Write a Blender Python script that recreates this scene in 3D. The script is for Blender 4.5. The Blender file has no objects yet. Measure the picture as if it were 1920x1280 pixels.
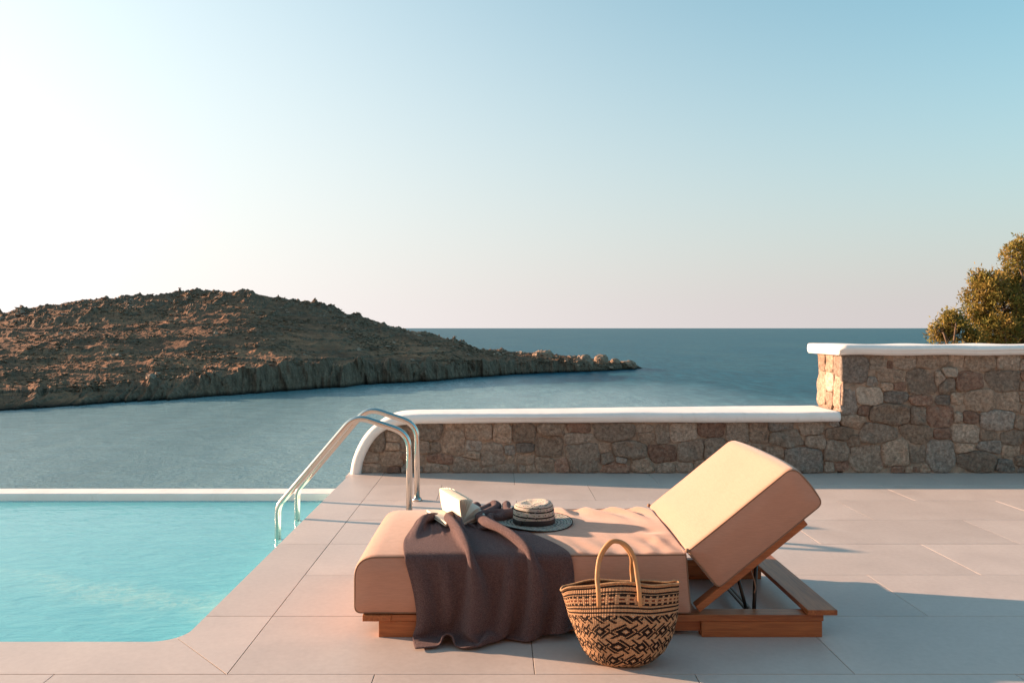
import bpy, bmesh, math, random
import numpy as np
from mathutils import Vector, Matrix

random.seed(7)
rng = np.random.default_rng(7)
R = math.radians
S = bpy.context.scene
C = S.collection

# ------------------------------------------------------------------ camera, sky, sun, exposure
F, PX, PY, H = 1498.0, 934.0, 615.0, 1.30      # focal length and principal point in 1920x1280 pixels, eye height
cam = bpy.data.cameras.new('camera'); cam_o = bpy.data.objects.new('camera', cam); C.objects.link(cam_o)
cam_o.location = (0, 0, H); cam_o.rotation_euler = (R(90), 0, 0)
cam.sensor_width = 36; cam.lens = F / 1920 * 36
cam.shift_x = (960 - PX) / 1920; cam.shift_y = -(640 - PY) / 1920
cam.clip_start = 0.05; cam.clip_end = 200000
S.camera = cam_o

SUN_EL, SUN_AZ = 12.5, -74.2                   # degrees; azimuth measured from +Y towards +X
world = bpy.data.worlds.new('World'); S.world = world; world.use_nodes = True
wn, wl = world.node_tree.nodes, world.node_tree.links
wn.clear()
sky = wn.new('ShaderNodeTexSky'); sky.sky_type = 'NISHITA'; sky.sun_disc = False
sky.sun_elevation = R(SUN_EL); sky.sun_rotation = R(SUN_AZ)
sky.altitude = 20; sky.air_density = 1.0; sky.dust_density = 1.0; sky.ozone_density = 1.6
# hazy maritime air: the physical sky is veiled by pale aerosol that thickens to the horizon and towards the sun, all the way round
def wmath(op, a, b=None):
    n = wn.new('ShaderNodeMath'); n.operation = op
    for i, v in enumerate((a, b)):
        if v is None: continue
        if isinstance(v, (int, float)): n.inputs[i].default_value = v
        else: wl.new(v, n.inputs[i])
    return n.outputs[0]
wtc = wn.new('ShaderNodeTexCoord'); wsep = wn.new('ShaderNodeSeparateXYZ'); wl.new(wtc.outputs['Generated'], wsep.inputs[0])
wdot = wn.new('ShaderNodeVectorMath'); wdot.operation = 'DOT_PRODUCT'; wl.new(wtc.outputs['Generated'], wdot.inputs[0])
wdot.inputs[1].default_value = (math.sin(R(SUN_AZ)) * math.cos(R(SUN_EL)), math.cos(R(SUN_AZ)) * math.cos(R(SUN_EL)), math.sin(R(SUN_EL)))
glow = wmath('POWER', wmath('MULTIPLY', wmath('ADD', wdot.outputs['Value'], 1.0), .5), 3.0)
elev = wmath('MAXIMUM', wsep.outputs[2], 0.0)
hz_f = wmath('EXPONENT', wmath('MULTIPLY', wmath('POWER', wmath('DIVIDE', elev, wmath('ADD', wmath('MULTIPLY', glow, .62), .26)), 1.5), -1.0))
hz_c = wn.new('ShaderNodeMix'); hz_c.data_type = 'RGBA'; wl.new(glow, hz_c.inputs['Factor'])
hz_c.inputs['A'].default_value = (1.92, 1.77, 1.75, 1); hz_c.inputs['B'].default_value = (4.5, 4.2, 4.05, 1)
veil = wn.new('ShaderNodeMix'); veil.data_type = 'RGBA'; wl.new(hz_f, veil.inputs['Factor']); wl.new(hz_c.outputs['Result'], veil.inputs['B'])
tint = wn.new('ShaderNodeMix'); tint.data_type = 'RGBA'; tint.blend_type = 'MULTIPLY'; tint.inputs['Factor'].default_value = 1.0
tint.inputs['B'].default_value = (0.38, 0.92, 0.84, 1)
bg = wn.new('ShaderNodeBackground'); bg.inputs['Strength'].default_value = 0.10
wo = wn.new('ShaderNodeOutputWorld')
wl.new(sky.outputs[0], tint.inputs['A']); wl.new(tint.outputs['Result'], veil.inputs['A']); wl.new(veil.outputs['Result'], bg.inputs['Color']); wl.new(bg.outputs[0], wo.inputs[0])

sun = bpy.data.lights.new('sun', 'SUN'); sun.energy = 4.3; sun.angle = R(0.6); sun.color = (1.0, 0.64, 0.42)
sun_o = bpy.data.objects.new('sun', sun); C.objects.link(sun_o)
sd = Vector((math.sin(R(SUN_AZ)) * math.cos(R(SUN_EL)), math.cos(R(SUN_AZ)) * math.cos(R(SUN_EL)), math.sin(R(SUN_EL))))
sun_o.rotation_euler = sd.to_track_quat('Z', 'Y').to_euler()
sun_o.location = (-10, 4, 6)

S.render.engine = 'CYCLES'
S.view_settings.view_transform = 'Standard'; S.view_settings.look = 'None'
S.view_settings.gamma = 1.0; S.view_settings.use_curve_mapping = False
S.view_settings.exposure = 1.70

# ------------------------------------------------------------------ helpers
def px(x, y, Y):                      # photo pixel at a known distance Y -> point
    return ((x - PX) * Y / F, Y, H - (y - PY) * Y / F)
def ground(x, y, z=0.0):              # photo pixel on a horizontal plane -> (X, Y)
    Y = (H - z) * F / (y - PY)
    return ((x - PX) * Y / F, Y)

def link(name, me, mat=None, parent=None, smooth=False):
    o = bpy.data.objects.new(name, me); C.objects.link(o)
    if mat is not None:
        if not me.materials: me.materials.append(mat)
    if parent is not None: o.parent = parent
    if smooth: me.polygons.foreach_set('use_smooth', [True] * len(me.polygons))
    return o
def mesh(name, verts, faces):
    me = bpy.data.meshes.new(name); me.from_pydata([tuple(map(float, v)) for v in verts], [], [tuple(map(int, f)) for f in faces]); me.update(); return me
def tag(o, label=None, cat=None, group=None, kind=None):
    if label: o['label'] = label
    if cat: o['category'] = cat
    if group: o['group'] = group
    if kind: o['kind'] = kind
    return o
def empty(name, loc):
    o = bpy.data.objects.new(name, None); C.objects.link(o); o.location = loc; o.empty_display_size = 0.1; return o
def adopt(o, root):                   # parent keeping world-space mesh data where it is
    o.parent = root; o.matrix_parent_inverse = Matrix.Translation(-Vector(root.location)); return o
def part(name, me, mat, root, smooth=False):
    return adopt(link(name, me, mat, None, smooth), root)

def box_bm(x0, x1, y0, y1, z0, z1, bev=0.0, seg=2):
    bm = bmesh.new(); bmesh.ops.create_cube(bm, size=1)
    for v in bm.verts:
        v.co = Vector(((x0 + x1) / 2 + v.co.x * (x1 - x0), (y0 + y1) / 2 + v.co.y * (y1 - y0), (z0 + z1) / 2 + v.co.z * (z1 - z0)))
    if bev: bmesh.ops.bevel(bm, geom=bm.edges[:], offset=bev, segments=seg, affect='EDGES', profile=0.5)
    return bm
def bm_mesh(bm, name):
    me = bpy.data.meshes.new(name); bm.to_mesh(me); bm.free(); return me
def box(name, x0, x1, y0, y1, z0, z1, bev=0.0, M=None):
    bm = box_bm(x0, x1, y0, y1, z0, z1, bev)
    if M is not None: bmesh.ops.transform(bm, matrix=M, verts=bm.verts[:])
    return bm_mesh(bm, name)

def tube(name, pts, r, seg=12, closed=False, cap=True, flat=None):
    P = [Vector(p) for p in pts]; n = len(P); V = []; Fc = []
    T = []
    for i in range(n):
        a = P[(i - 1) % n] if closed or i > 0 else P[i]; b = P[(i + 1) % n] if closed or i < n - 1 else P[i]
        T.append((b - a).normalized())
    up = Vector((0, 1, 0)) if abs(T[0].y) < 0.9 else Vector((1, 0, 0))
    nrm = T[0].cross(up).normalized()
    for i in range(n):
        nrm = (nrm - T[i] * nrm.dot(T[i])).normalized(); bi = T[i].cross(nrm)
        rr = r[i] if hasattr(r, '__len__') else r
        for k in range(seg):
            a = 2 * math.pi * k / seg
            ra, rb = (rr, rr) if flat is None else (rr * flat[0], rr * flat[1])
            V.append(P[i] + nrm * math.cos(a) * ra + bi * math.sin(a) * rb)
    m = n if closed else n - 1
    for i in range(m):
        for k in range(seg):
            j = (i + 1) % n
            Fc.append((i * seg + k, i * seg + (k + 1) % seg, j * seg + (k + 1) % seg, j * seg + k))
    if cap and not closed:
        Fc.append(tuple(range(seg - 1, -1, -1))); Fc.append(tuple((n - 1) * seg + k for k in range(seg)))
    return mesh(name, V, Fc)

def spline(pts, n=8):                 # Catmull-Rom
    P = [np.array(p, float) for p in pts]; P = [2 * P[0] - P[1]] + P + [2 * P[-1] - P[-2]]; out = []
    for i in range(1, len(P) - 2):
        for k in range(n):
            t = k / n
            out.append(0.5 * ((2 * P[i]) + (-P[i - 1] + P[i + 1]) * t + (2 * P[i - 1] - 5 * P[i] + 4 * P[i + 1] - P[i + 2]) * t * t + (-P[i - 1] + 3 * P[i] - 3 * P[i + 1] + P[i + 2]) * t ** 3))
    out.append(P[-2]); return out
def fillet(pts, rad, n=8):            # polyline with rounded inner corners; rad per inner point
    P = [np.array(p, float) for p in pts]; out = [P[0]]
    for i in range(1, len(P) - 1):
        a = P[i - 1] - P[i]; b = P[i + 1] - P[i]; la, lb = np.linalg.norm(a), np.linalg.norm(b)
        ua, ub = a / la, b / lb; r = rad[i - 1] if hasattr(rad, '__len__') else rad
        ang = math.acos(max(-1, min(1, float(ua @ ub)))); d = min(r / math.tan(ang / 2), la * .49, lb * .49)
        p0, p2 = P[i] + ua * d, P[i] + ub * d
        for k in range(n + 1):
            t = k / n; out.append((1 - t) ** 2 * p0 + 2 * t * (1 - t) * P[i] + t * t * p2)
    out.append(P[-1]); return out

def hash3(ix, iy, iz, seed):
    h = (ix.astype(np.int64) * 374761393 + iy.astype(np.int64) * 668265263 + iz.astype(np.int64) * 2147483647 + seed * 974711) & 0xffffffff
    h = ((h ^ (h >> 13)) * 1274126177) & 0xffffffff
    h = ((h ^ (h >> 16)) * 2246822519) & 0xffffffff
    return ((h ^ (h >> 15)) & 0xffffff) / float(0xffffff)
def vnoise(x, y, z=None, seed=0):     # value noise in -1..1
    x = np.asarray(x, float); y = np.asarray(y, float); z = np.zeros_like(x) if z is None else np.asarray(z, float)
    ix, iy, iz = np.floor(x), np.floor(y), np.floor(z); fx, fy, fz = x - ix, y - iy, z - iz
    ux, uy, uz = [f * f * f * (f * (f * 6 - 15) + 10) for f in (fx, fy, fz)]
    r = 0
    for a in (0, 1):
        for b in (0, 1):
            for c in (0, 1):
                w = (ux if a else 1 - ux) * (uy if b else 1 - uy) * (uz if c else 1 - uz)
                r = r + w * hash3(ix + a, iy + b, iz + c, seed)
    return r * 2 - 1
def fbm(x, y, z=None, oct=4, seed=0, gain=0.5):
    r = 0; a = 1; t = 0
    z = np.zeros_like(np.asarray(x, float)) if z is None else z
    for o in range(oct):
        r = r + a * vnoise(x * 2 ** o + 17.3 * o, y * 2 ** o - 9.1 * o, z * 2 ** o + 3.7 * o, seed + o); t += a; a *= gain
    return r / t
def ridged(x, y, oct=4, seed=0):
    r = 0; a = 1; t = 0
    for o in range(oct):
        r = r + a * (1 - 2 * np.abs(vnoise(x * 2 ** o + 5.3 * o, y * 2 ** o - 2.1 * o, None, seed + o))); t += a; a *= .5
    return r / t
def sstep(a, b, x):
    t = np.clip((x - a) / (b - a), 0, 1); return t * t * (3 - 2 * t)

# ------------------------------------------------------------------ materials
class NT:
    def __init__(s, name):
        s.m = bpy.data.materials.new(name); s.m.use_nodes = True; s.t = s.m.node_tree; s.n = s.t.nodes; s.l = s.t.links
        s.b = s.n['Principled BSDF']; s.out = s.n['Material Output']
    def new(s, t, **kw):
        nd = s.n.new('ShaderNode' + t)
        for k, v in kw.items(): setattr(nd, k, v)
        return nd
    def coord(s, kind='Object', scale=(1, 1, 1), rot=(0, 0, 0)):
        c = s.new('TexCoord'); mp = s.new('Mapping'); mp.inputs['Scale'].default_value = scale; mp.inputs['Rotation'].default_value = rot
        s.l.new(c.outputs[kind], mp.inputs['Vector']); return mp.outputs[0]
    def noise(s, vec, scale, detail=4, rough=.55, dist=0.0):
        n = s.new('TexNoise'); n.inputs['Scale'].default_value = scale; n.inputs['Detail'].default_value = detail
        n.inputs['Roughness'].default_value = rough; n.inputs['Distortion'].default_value = dist
        if vec is not None: s.l.new(vec, n.inputs['Vector'])
        return n.outputs['Fac']
    def ramp(s, fac, stops):
        r = s.new('ValToRGB'); e = r.color_ramp.elements
        while len(e) < len(stops): e.new(0.5)
        for el, (p, c) in zip(e, stops): el.position = p; el.color = (*c, 1) if len(c) == 3 else c
        s.l.new(fac, r.inputs['Fac']); return r.outputs['Color']
    def math(s, op, a, b=None, c=None):
        n = s.new('Math', operation=op)
        for i, v in enumerate((a, b, c)):
            if v is None: continue
            if isinstance(v, (int, float)): n.inputs[i].default_value = v
            else: s.l.new(v, n.inputs[i])
        return n.outputs[0]
    def mix(s, fac, a, b, blend='MIX'):
        n = s.new('Mix', data_type='RGBA', blend_type=blend)
        for key, v in (('Factor', fac), ('A', a), ('B', b)):
            if isinstance(v, (int, float)): n.inputs[key].default_value = v
            elif isinstance(v, tuple): n.inputs[key].default_value = (*v, 1)
            else: s.l.new(v, n.inputs[key])
        return n.outputs['Result']
    def bump(s, h, strength=.3, dist=.01, prev=None):
        b = s.new('Bump'); b.inputs['Strength'].default_value = strength; b.inputs['Distance'].default_value = dist
        s.l.new(h, b.inputs['Height'])
        if prev is not None: s.l.new(prev, b.inputs['Normal'])
        return b.outputs[0]
    def set(s, **kw):
        for k, v in kw.items():
            i = s.b.inputs[k.replace('_', ' ')]
            if isinstance(v, (int, float)): i.default_value = v
            elif isinstance(v, tuple): i.default_value = (*v, 1) if len(v) == 3 else v
            else: s.l.new(v, i)
        return s.m
    def objrand(s):
        return s.new('ObjectInfo').outputs['Random']

def mat_tile():
    t = NT('porcelain_tile'); v = t.coord('Object'); r = t.objrand()
    o = t.new('ObjectInfo'); mp = t.new('VectorMath', operation='ADD')
    t.l.new(v, mp.inputs[0]); t.l.new(o.outputs['Location'], mp.inputs[1])
    g = t.new('TexCoord')
    n1 = t.noise(mp.outputs[0], 2.6, 6, .62, .4); n2 = t.noise(mp.outputs[0], 38, 5, .6)
    c = t.ramp(n1, [(.25, (.50, .41, .365)), (.5, (.57, .47, .42)), (.75, (.63, .53, .475))])
    c = t.mix(.35, c, t.ramp(n2, [(.3, (.43, .37, .335)), (.7, (.58, .51, .47))]))
    k = t.math('MULTIPLY_ADD', r, .13, .94)
    c2 = t.new('Mix', data_type='RGBA', blend_type='MULTIPLY'); c2.inputs['Factor'].default_value = 1
    t.l.new(c, c2.inputs['A']); cc = t.new('CombineColor')
    for i in range(3): t.l.new(k, cc.inputs[i])
    t.l.new(cc.outputs[0], c2.inputs['B'])
    st = t.ramp(t.noise(mp.outputs[0], 7, 3, .5), [(.68, (1, 1, 1)), (.78, (.93, .92, .91))])
    c3 = t.mix(1.0, c2.outputs['Result'], st, 'MULTIPLY')
    rg = t.math('MULTIPLY_ADD', n1, .22, .34)
    return t.set(Base_Color=c3, Roughness=rg, Normal=t.bump(n2, .12, .002), Specular_IOR_Level=.45)
def mat_simple(name, col, rough=.6, bscale=None, bstr=.2, bdist=.003, var=.12, vscale=4, **kw):
    t = NT(name); v = t.coord('Object'); n = t.noise(v, vscale, 5)
    a = tuple(c * (1 - var) for c in col); b = tuple(min(1, c * (1 + var)) for c in col)
    c = t.ramp(n, [(.3, a), (.7, b)])
    d = dict(Base_Color=c, Roughness=rough)
    if bscale: d['Normal'] = t.bump(t.noise(v, bscale, 4), bstr, bdist)
    d.update(kw); return t.set(**d)
def mat_plaster():
    t = NT('white_plaster'); v = t.coord('Object')
    c = t.ramp(t.noise(v, 3, 6, .6), [(.3, (.83, .77, .72)), (.6, (.90, .85, .805))])
    c = t.mix(t.ramp(t.noise(t.coord('Object', (1, 1, .4)), 9, 5, .65), [(.56, (0, 0, 0)), (.78, (.45, .45, .45))]), c, (.58, .51, .44))
    nb = t.bump(t.noise(v, 5, 3), .25, .02); nb = t.bump(t.noise(v, 60, 4), .15, .003, nb)
    return t.set(Base_Color=c, Roughness=.75, Normal=nb)
def mat_stone(name, a, b, c):
    t = NT(name); v = t.coord('Object'); r = t.objrand()
    off = t.new('VectorMath', operation='ADD'); t.l.new(v, off.inputs[0])
    cx = t.new('CombineXYZ'); t.l.new(t.math('MULTIPLY', r, 60), cx.inputs[0]); t.l.new(t.math('MULTIPLY', r, 31), cx.inputs[2]); t.l.new(cx.outputs[0], off.inputs[1])
    w = off.outputs[0]
    n1 = t.noise(w, 11, 7, .75, .8); n2 = t.noise(w, 38, 6, .75); n3 = t.noise(w, 130, 3, .6)
    col = t.ramp(n1, [(.28, a), (.5, b), (.72, c)])
    spk = t.ramp(n2, [(.34, tuple(x * .5 for x in a)), (.5, b), (.66, tuple(min(1, x * 1.45) for x in c))])
    col = t.mix(.6, col, spk)
    k = t.math('MULTIPLY_ADD', r, .65, .70); cc = t.new('CombineColor')
    for i in range(3): t.l.new(k, cc.inputs[i])
    col = t.mix(1.0, col, cc.outputs[0], 'MULTIPLY')
    lich = t.ramp(t.noise(w, 16, 5, .6), [(.64, (0, 0, 0)), (.7, (.55, .55, .55))])
    col = t.mix(lich, col, (.40, .34, .27))
    nb = t.bump(n1, .9, .045); nb = t.bump(n2, .9, .012, nb); nb = t.bump(n3, .5, .003, nb)
    return t.set(Base_Color=col, Roughness=.92, Normal=nb, Specular_IOR_Level=.2)
def mat_fabric(name, col, col2, sheen=.25):
    t = NT(name); v = t.coord('Object')
    n = t.noise(v, 3, 4); c = t.ramp(n, [(.3, col), (.7, col2)])
    wx = t.new('TexWave', wave_type='BANDS', bands_direction='X'); wx.inputs['Scale'].default_value = 160; wx.inputs['Distortion'].default_value = 1.5; wx.inputs['Detail'].default_value = 1
    wz = t.new('TexWave', wave_type='BANDS', bands_direction='DIAGONAL'); wz.inputs['Scale'].default_value = 150; wz.inputs['Distortion'].default_value = 1.5
    t.l.new(v, wx.inputs[0]); t.l.new(v, wz.inputs[0])
    h = t.math('ADD', wx.outputs['Fac'], wz.outputs['Fac'])
    sl = t.noise(t.coord('Object', (1, 1, 14)), 30, 3); c = t.mix(.18, c, t.ramp(sl, [(.35, tuple(x * .7 for x in col)), (.65, tuple(min(1, x * 1.2) for x in col2))]))
    nb = t.bump(t.noise(v, 5, 2), .05, .012); nb = t.bump(h, .15, .0010, nb)
    return t.set(Base_Color=c, Roughness=.85, Normal=nb, Sheen_Weight=sheen, Specular_IOR_Level=.2)
def mat_wood(name, axis):
    t = NT(name); sc = {'X': (1.4, 22, 22), 'Y': (22, 1.4, 22), 'S': (2, 22, 6)}[axis]
    r = t.objrand(); v = t.coord('Object', sc); off = t.new('VectorMath', operation='ADD'); t.l.new(v, off.inputs[0])
    cx = t.new('CombineXYZ'); t.l.new(t.math('MULTIPLY', r, 50), cx.inputs[0]); t.l.new(t.math('MULTIPLY', r, 37), cx.inputs[1]); t.l.new(cx.outputs[0], off.inputs[1])
    n1 = t.noise(off.outputs[0], 1.0, 5, .6, 1.2); n2 = t.noise(off.outputs[0], 5, 4, .6)
    c = t.ramp(n1, [(.28, (.15, .038, .012)), (.45, (.36, .108, .032)), (.6, (.46, .155, .048)), (.78, (.25, .07, .022))])
    c = t.mix(.35, c, t.ramp(n2, [(.35, (.15, .045, .017)), (.65, (.46, .165, .055))]))
    return t.set(Base_Color=c, Roughness=.42, Normal=t.bump(n2, .12, .002))

M = {}
M['tile'] = mat_tile()
M['grout'] = mat_simple('grout', (.27, .19, .155), .95, 60, .3)
M['plaster'] = mat_plaster()
M['mortar'] = mat_simple('wall_mortar', (.32, .23, .168), .97, 35, .8, .02, .35, 12)
M['st_grey'] = mat_stone('stone_grey', (0.22, 0.163, 0.126), (0.36, 0.268, 0.206), (0.46, 0.355, 0.278))
M['st_warm'] = mat_stone('stone_warm', (0.24, 0.164, 0.118), (0.39, 0.275, 0.202), (0.5, 0.36, 0.268))
M['st_red'] = mat_stone('stone_red', (0.2, 0.108, 0.074), (0.32, 0.188, 0.135), (0.4, 0.26, 0.19))
M['st_blue'] = mat_stone('stone_bluegrey', (0.18, 0.146, 0.124), (0.29, 0.238, 0.2), (0.4, 0.335, 0.285))
M['st_pale'] = mat_stone('stone_pale', (.30, .23, .175), (.42, .33, .26), (.50, .40, .32))
M['cushion'] = mat_fabric('canvas_cushion', (.48, .258, .180), (.52, .284, .200))
M['piping'] = mat_simple('cushion_piping', (.24, .145, .095), .85, 200, .3, .001)
M['wood_x'] = mat_wood('teak_long', 'X'); M['wood_y'] = mat_wood('teak_cross', 'Y')
M['black_metal'] = mat_simple('black_metal', (.012, .012, .013), .4)
def mat_steel():
    t = NT('brushed_steel'); v = t.coord('Object', (60, 60, 60))
    return t.set(Base_Color=(.66, .60, .54), Metallic=1.0, Roughness=.20)
M['steel'] = mat_steel()
def mat_towel():
    t = NT('terry_cloth'); v = t.coord('Object')
    n = t.noise(v, 260, 3, .6); n2 = t.noise(v, 9, 4)
    c = t.ramp(t.math('MULTIPLY_ADD', t.noise(v, 120, 3, .7), .5, t.math('MULTIPLY', n, .5)), [(.36, (.066, .043, .045)), (.64, (.215, .140, .138))])
    c = t.mix(.3, c, t.ramp(n2, [(.3, (.075, .045, .048)), (.7, (.115, .072, .074))]))
    return t.set(Base_Color=c, Roughness=.97, Normal=t.bump(t.noise(v, 130, 4, .7), .7, .007, t.bump(n, .9, .005)), Sheen_Weight=.35, Sheen_Roughness=.5, Sheen_Tint=(.75, .55, .52), Specular_IOR_Level=.1)
M['towel'] = mat_towel()
M['paper'] = mat_simple('book_paper', (.80, .73, .62), .8, None, var=.04)
M['book_cover'] = mat_simple('book_cover', (.62, .52, .42), .6, None, var=.06)
def mat_vcol(name, rough, bump=None, sheen=0):
    t = NT(name); a = t.new('VertexColor'); a.layer_name = 'Col'
    v = t.coord('UV'); d = dict(Roughness=rough, Specular_IOR_Level=.2)
    n = t.noise(t.coord('Object'), 90, 3); c = t.mix(.45, a.outputs[0], t.ramp(n, [(.25, (.55, .55, .55)), (.75, (1.0, 1.0, 1.0))]), 'MULTIPLY')
    if bump:
        sx = t.new('SeparateXYZ'); t.l.new(v, sx.inputs[0])
        h = t.math('MULTIPLY', t.math('ABSOLUTE', t.math('SINE', t.math('MULTIPLY', sx.outputs[0], math.pi))), t.math('ABSOLUTE', t.math('SINE', t.math('MULTIPLY', sx.outputs[1], math.pi))))
        d['Normal'] = t.bump(h, .8, bump)
    return t.set(Base_Color=c, **d)
M['bag'] = mat_vcol('woven_straw', .85, .004)
M['hat'] = mat_vcol('striped_straw', .8, .003)
M['leather'] = mat_simple('tan_leather', (.50, .26, .11), .55, 150, .2, .001, .12, 20)
M['bag_in'] = mat_simple('bag_lining', (.10, .055, .035), .9, 120, .4)
M['ribbon'] = mat_simple('black_ribbon', (.012, .011, .012), .65, 300, .3, .0005)
M['basin'] = mat_simple('pool_plaster', (.55, .80, .82), .6, 30, .1, .002, .05, 3)
M['concrete'] = mat_simple('render_wall', (.60, .56, .52), .85, 30, .2, .004, .1, 2)

def mat_pool_water():
    t = NT('pool_water'); t.n.remove(t.b)
    v = t.coord('Object'); vs = t.coord('Object', (1.0, 2.4, 1.0), (0, 0, R(-18)))
    n1 = t.noise(vs, 4.2, 3, .55, .6); n2 = t.noise(vs, 15, 3, .55, .3)
    nb = t.bump(n1, .20, .05); nb = t.bump(n2, .16, .012, nb)
    # bubble plume from the return jet in the side wall
    sx = t.new('SeparateXYZ'); t.l.new(v, sx.inputs[0])
    wob = t.math('MULTIPLY_ADD', t.noise(v, 2.2, 4, .6), .75, -.37)
    line = t.math('ADD', t.math('MULTIPLY_ADD', sx.outputs[0], .40, sx.outputs[1]), wob)      # y + .4 x
    dist = t.math('ABSOLUTE', t.math('SUBTRACT', line, 3.52))
    band = t.math('SUBTRACT', 1.0, t.math('MINIMUM', t.math('DIVIDE', dist, .24), 1.0))
    fade = t.new('MapRange'); fade.inputs['From Min'].default_value = -3.3; fade.inputs['From Max'].default_value = -2.2; t.l.new(sx.outputs[0], fade.inputs[0])
    foam = t.math('MULTIPLY', t.math('MULTIPLY', band, fade.outputs[0]), t.math('MULTIPLY_ADD', t.noise(v, 16, 5, .7, .8), 2.6, -.9))
    foam = t.new('Clamp'), foam; t.l.new(foam[1], foam[0].inputs[0]); foam = t.math('MULTIPLY', foam[0].outputs[0], .85)
    dcol = t.mix(foam, t.ramp(n1, [(.35, (.12, .55, .66)), (.65, (.15, .60, .70))]), (.50, .80, .74))
    df = t.new('BsdfDiffuse'); t.l.new(dcol, df.inputs[0]); t.l.new(nb, df.inputs['Normal'])
    tr = t.new('BsdfTransparent'); tr.inputs[0].default_value = (.42, .86, .90, 1)
    m1 = t.new('MixShader'); m1.inputs[0].default_value = .30; t.l.new(df.outputs[0], m1.inputs[1]); t.l.new(tr.outputs[0], m1.inputs[2])
    gl = t.new('BsdfGlossy'); gl.inputs['Roughness'].default_value = .06; t.l.new(nb, gl.inputs['Normal'])
    fr = t.new('Fresnel'); fr.inputs['IOR'].default_value = 1.45
    m2 = t.new('MixShader'); t.l.new(fr.outputs[0], m2.inputs[0]); t.l.new(m1.outputs[0], m2.inputs[1]); t.l.new(gl.outputs[0], m2.inputs[2])
    t.l.new(m2.outputs[0], t.out.inputs[0]); return t.m
M['pool_water'] = mat_pool_water()
def mat_sea():
    t = NT('sea_water'); v = t.coord('Object')
    vs = t.coord('Object', (1, 1, 1), (0, 0, R(25)))
    n0 = t.noise(t.coord('Object', (1, .35, 1), (0, 0, R(12))), .012, 4, .6, .5)
    n1 = t.noise(vs, .16, 4, .6, .3); n2 = t.noise(vs, 1.5, 5, .65, .2)
    nb = t.bump(n1, .35, 1.2); nb = t.bump(n2, .75, .26, nb)
    sx = t.new('SeparateXYZ'); t.l.new(v, sx.inputs[0])
    # the sheltered sandy cove is shallow and pale, with reflected sky brightness painted in; the open sea deep
    dcv = t.math('ADD', t.math('MULTIPLY', sx.outputs[0], .9), t.math('MULTIPLY', sx.outputs[1], .55))
    dcv = t.math('ADD', dcv, t.math('MULTIPLY_ADD', n0, 160, -80))
    mr = t.new('MapRange', interpolation_type='SMOOTHSTEP'); mr.inputs['From Min'].default_value = 45; mr.inputs['From Max'].default_value = 225; t.l.new(dcv, mr.inputs[0])
    c = t.mix(mr.outputs[0], (.25, .40, .42), (.006, .080, .120))
    c = t.mix(t.ramp(n0, [(.45, (0, 0, 0)), (.62, (.4, .4, .4))]), c, (.035, .115, .14))
    wave_shade = t.math('MULTIPLY_ADD', t.noise(t.coord('Object', (1, .22, 1), (0, 0, R(8))), .22, 8, .85, .3), .75, t.math('MULTIPLY', n1, .25))
    c = t.mix(t.math('MULTIPLY_ADD', mr.outputs[0], .82, .14), c, t.ramp(wave_shade, [(.40, (.55, .60, .65)), (.5, (1, 1, 1)), (.60, (1.75, 1.6, 1.5))]), 'MULTIPLY')  # bright and dark wave facets painted into the water colour
    return t.set(Base_Color=c, Roughness=t.math('MULTIPLY_ADD', mr.outputs[0], .22, .14), IOR=1.33, Normal=nb, Specular_IOR_Level=t.math('MULTIPLY_ADD', mr.outputs[0], -.44, .50))
M['sea'] = mat_sea()
def mat_hill():
    t = NT('headland_ground'); v = t.coord('Object')
    geo = t.new('NewGeometry'); sz = t.new('SeparateXYZ'); t.l.new(geo.outputs['Normal'], sz.inputs[0]); sp = t.new('SeparateXYZ'); t.l.new(geo.outputs['Position'], sp.inputs[0])
    st = t.coord('Object', (.35, 1, 2.2))
    n1 = t.noise(st, .05, 6, .62, .4); n2 = t.noise(v, .28, 6, .68); n3 = t.noise(v, 1.4, 4, .65)
    grass = t.ramp(n1, [(.36, (.16, .078, .048)), (.5, (.31, .142, .080)), (.62, (.50, .235, .13))])
    scrub = t.ramp(n2, [(.38, (.060, .040, .027)), (.52, (.175, .098, .060)), (.66, (.36, .185, .10))])
    g = t.mix(.55, grass, scrub)
    rock = t.ramp(n3, [(.3, (.10, .062, .043)), (.5, (.195, .127, .088)), (.7, (.30, .205, .142))])
    vcr = t.noise(t.coord('Object', (1.2, 1.2, .12)), .5, 5, .7)
    rock = t.mix(.5, rock, t.ramp(vcr, [(.38, (.045, .029, .021)), (.6, (.26, .175, .122))]))
    slope = t.math('ADD', sz.outputs[2], t.math('MULTIPLY_ADD', n2, .3, -.15))
    f = t.new('MapRange'); f.inputs['From Min'].default_value = .93; f.inputs['From Max'].default_value = .72; t.l.new(slope, f.inputs[0])
    c = t.mix(f.outputs[0], g, rock)
    wet = t.new('MapRange'); wet.inputs['From Min'].default_value = -16.9; wet.inputs['From Max'].default_value = -18.0; t.l.new(t.math('ADD', sp.outputs[2], t.math('MULTIPLY', n3, .8)), wet.inputs[0])
    c = t.mix(wet.outputs[0], c, (.022, .018, .015))
    nb = t.bump(n2, .8, 1.2); nb = t.bump(n3, .8, .4, nb)
    return t.set(Base_Color=c, Roughness=.95, Normal=nb, Specular_IOR_Level=.15)
M['hill'] = mat_hill()
M['hill_rock'] = mat_simple('headland_rock', (.28, .195, .14), .95, 1.2, .8, .4, .4, .8)
M['scrub'] = mat_simple('dry_scrub', (.13, .080, .047), .95, None, var=.45, vscale=.25)
M['slope'] = mat_simple('dry_slope', (.16, .11, .07), .95, 3, .7, .1, .4, 1.2)
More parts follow.
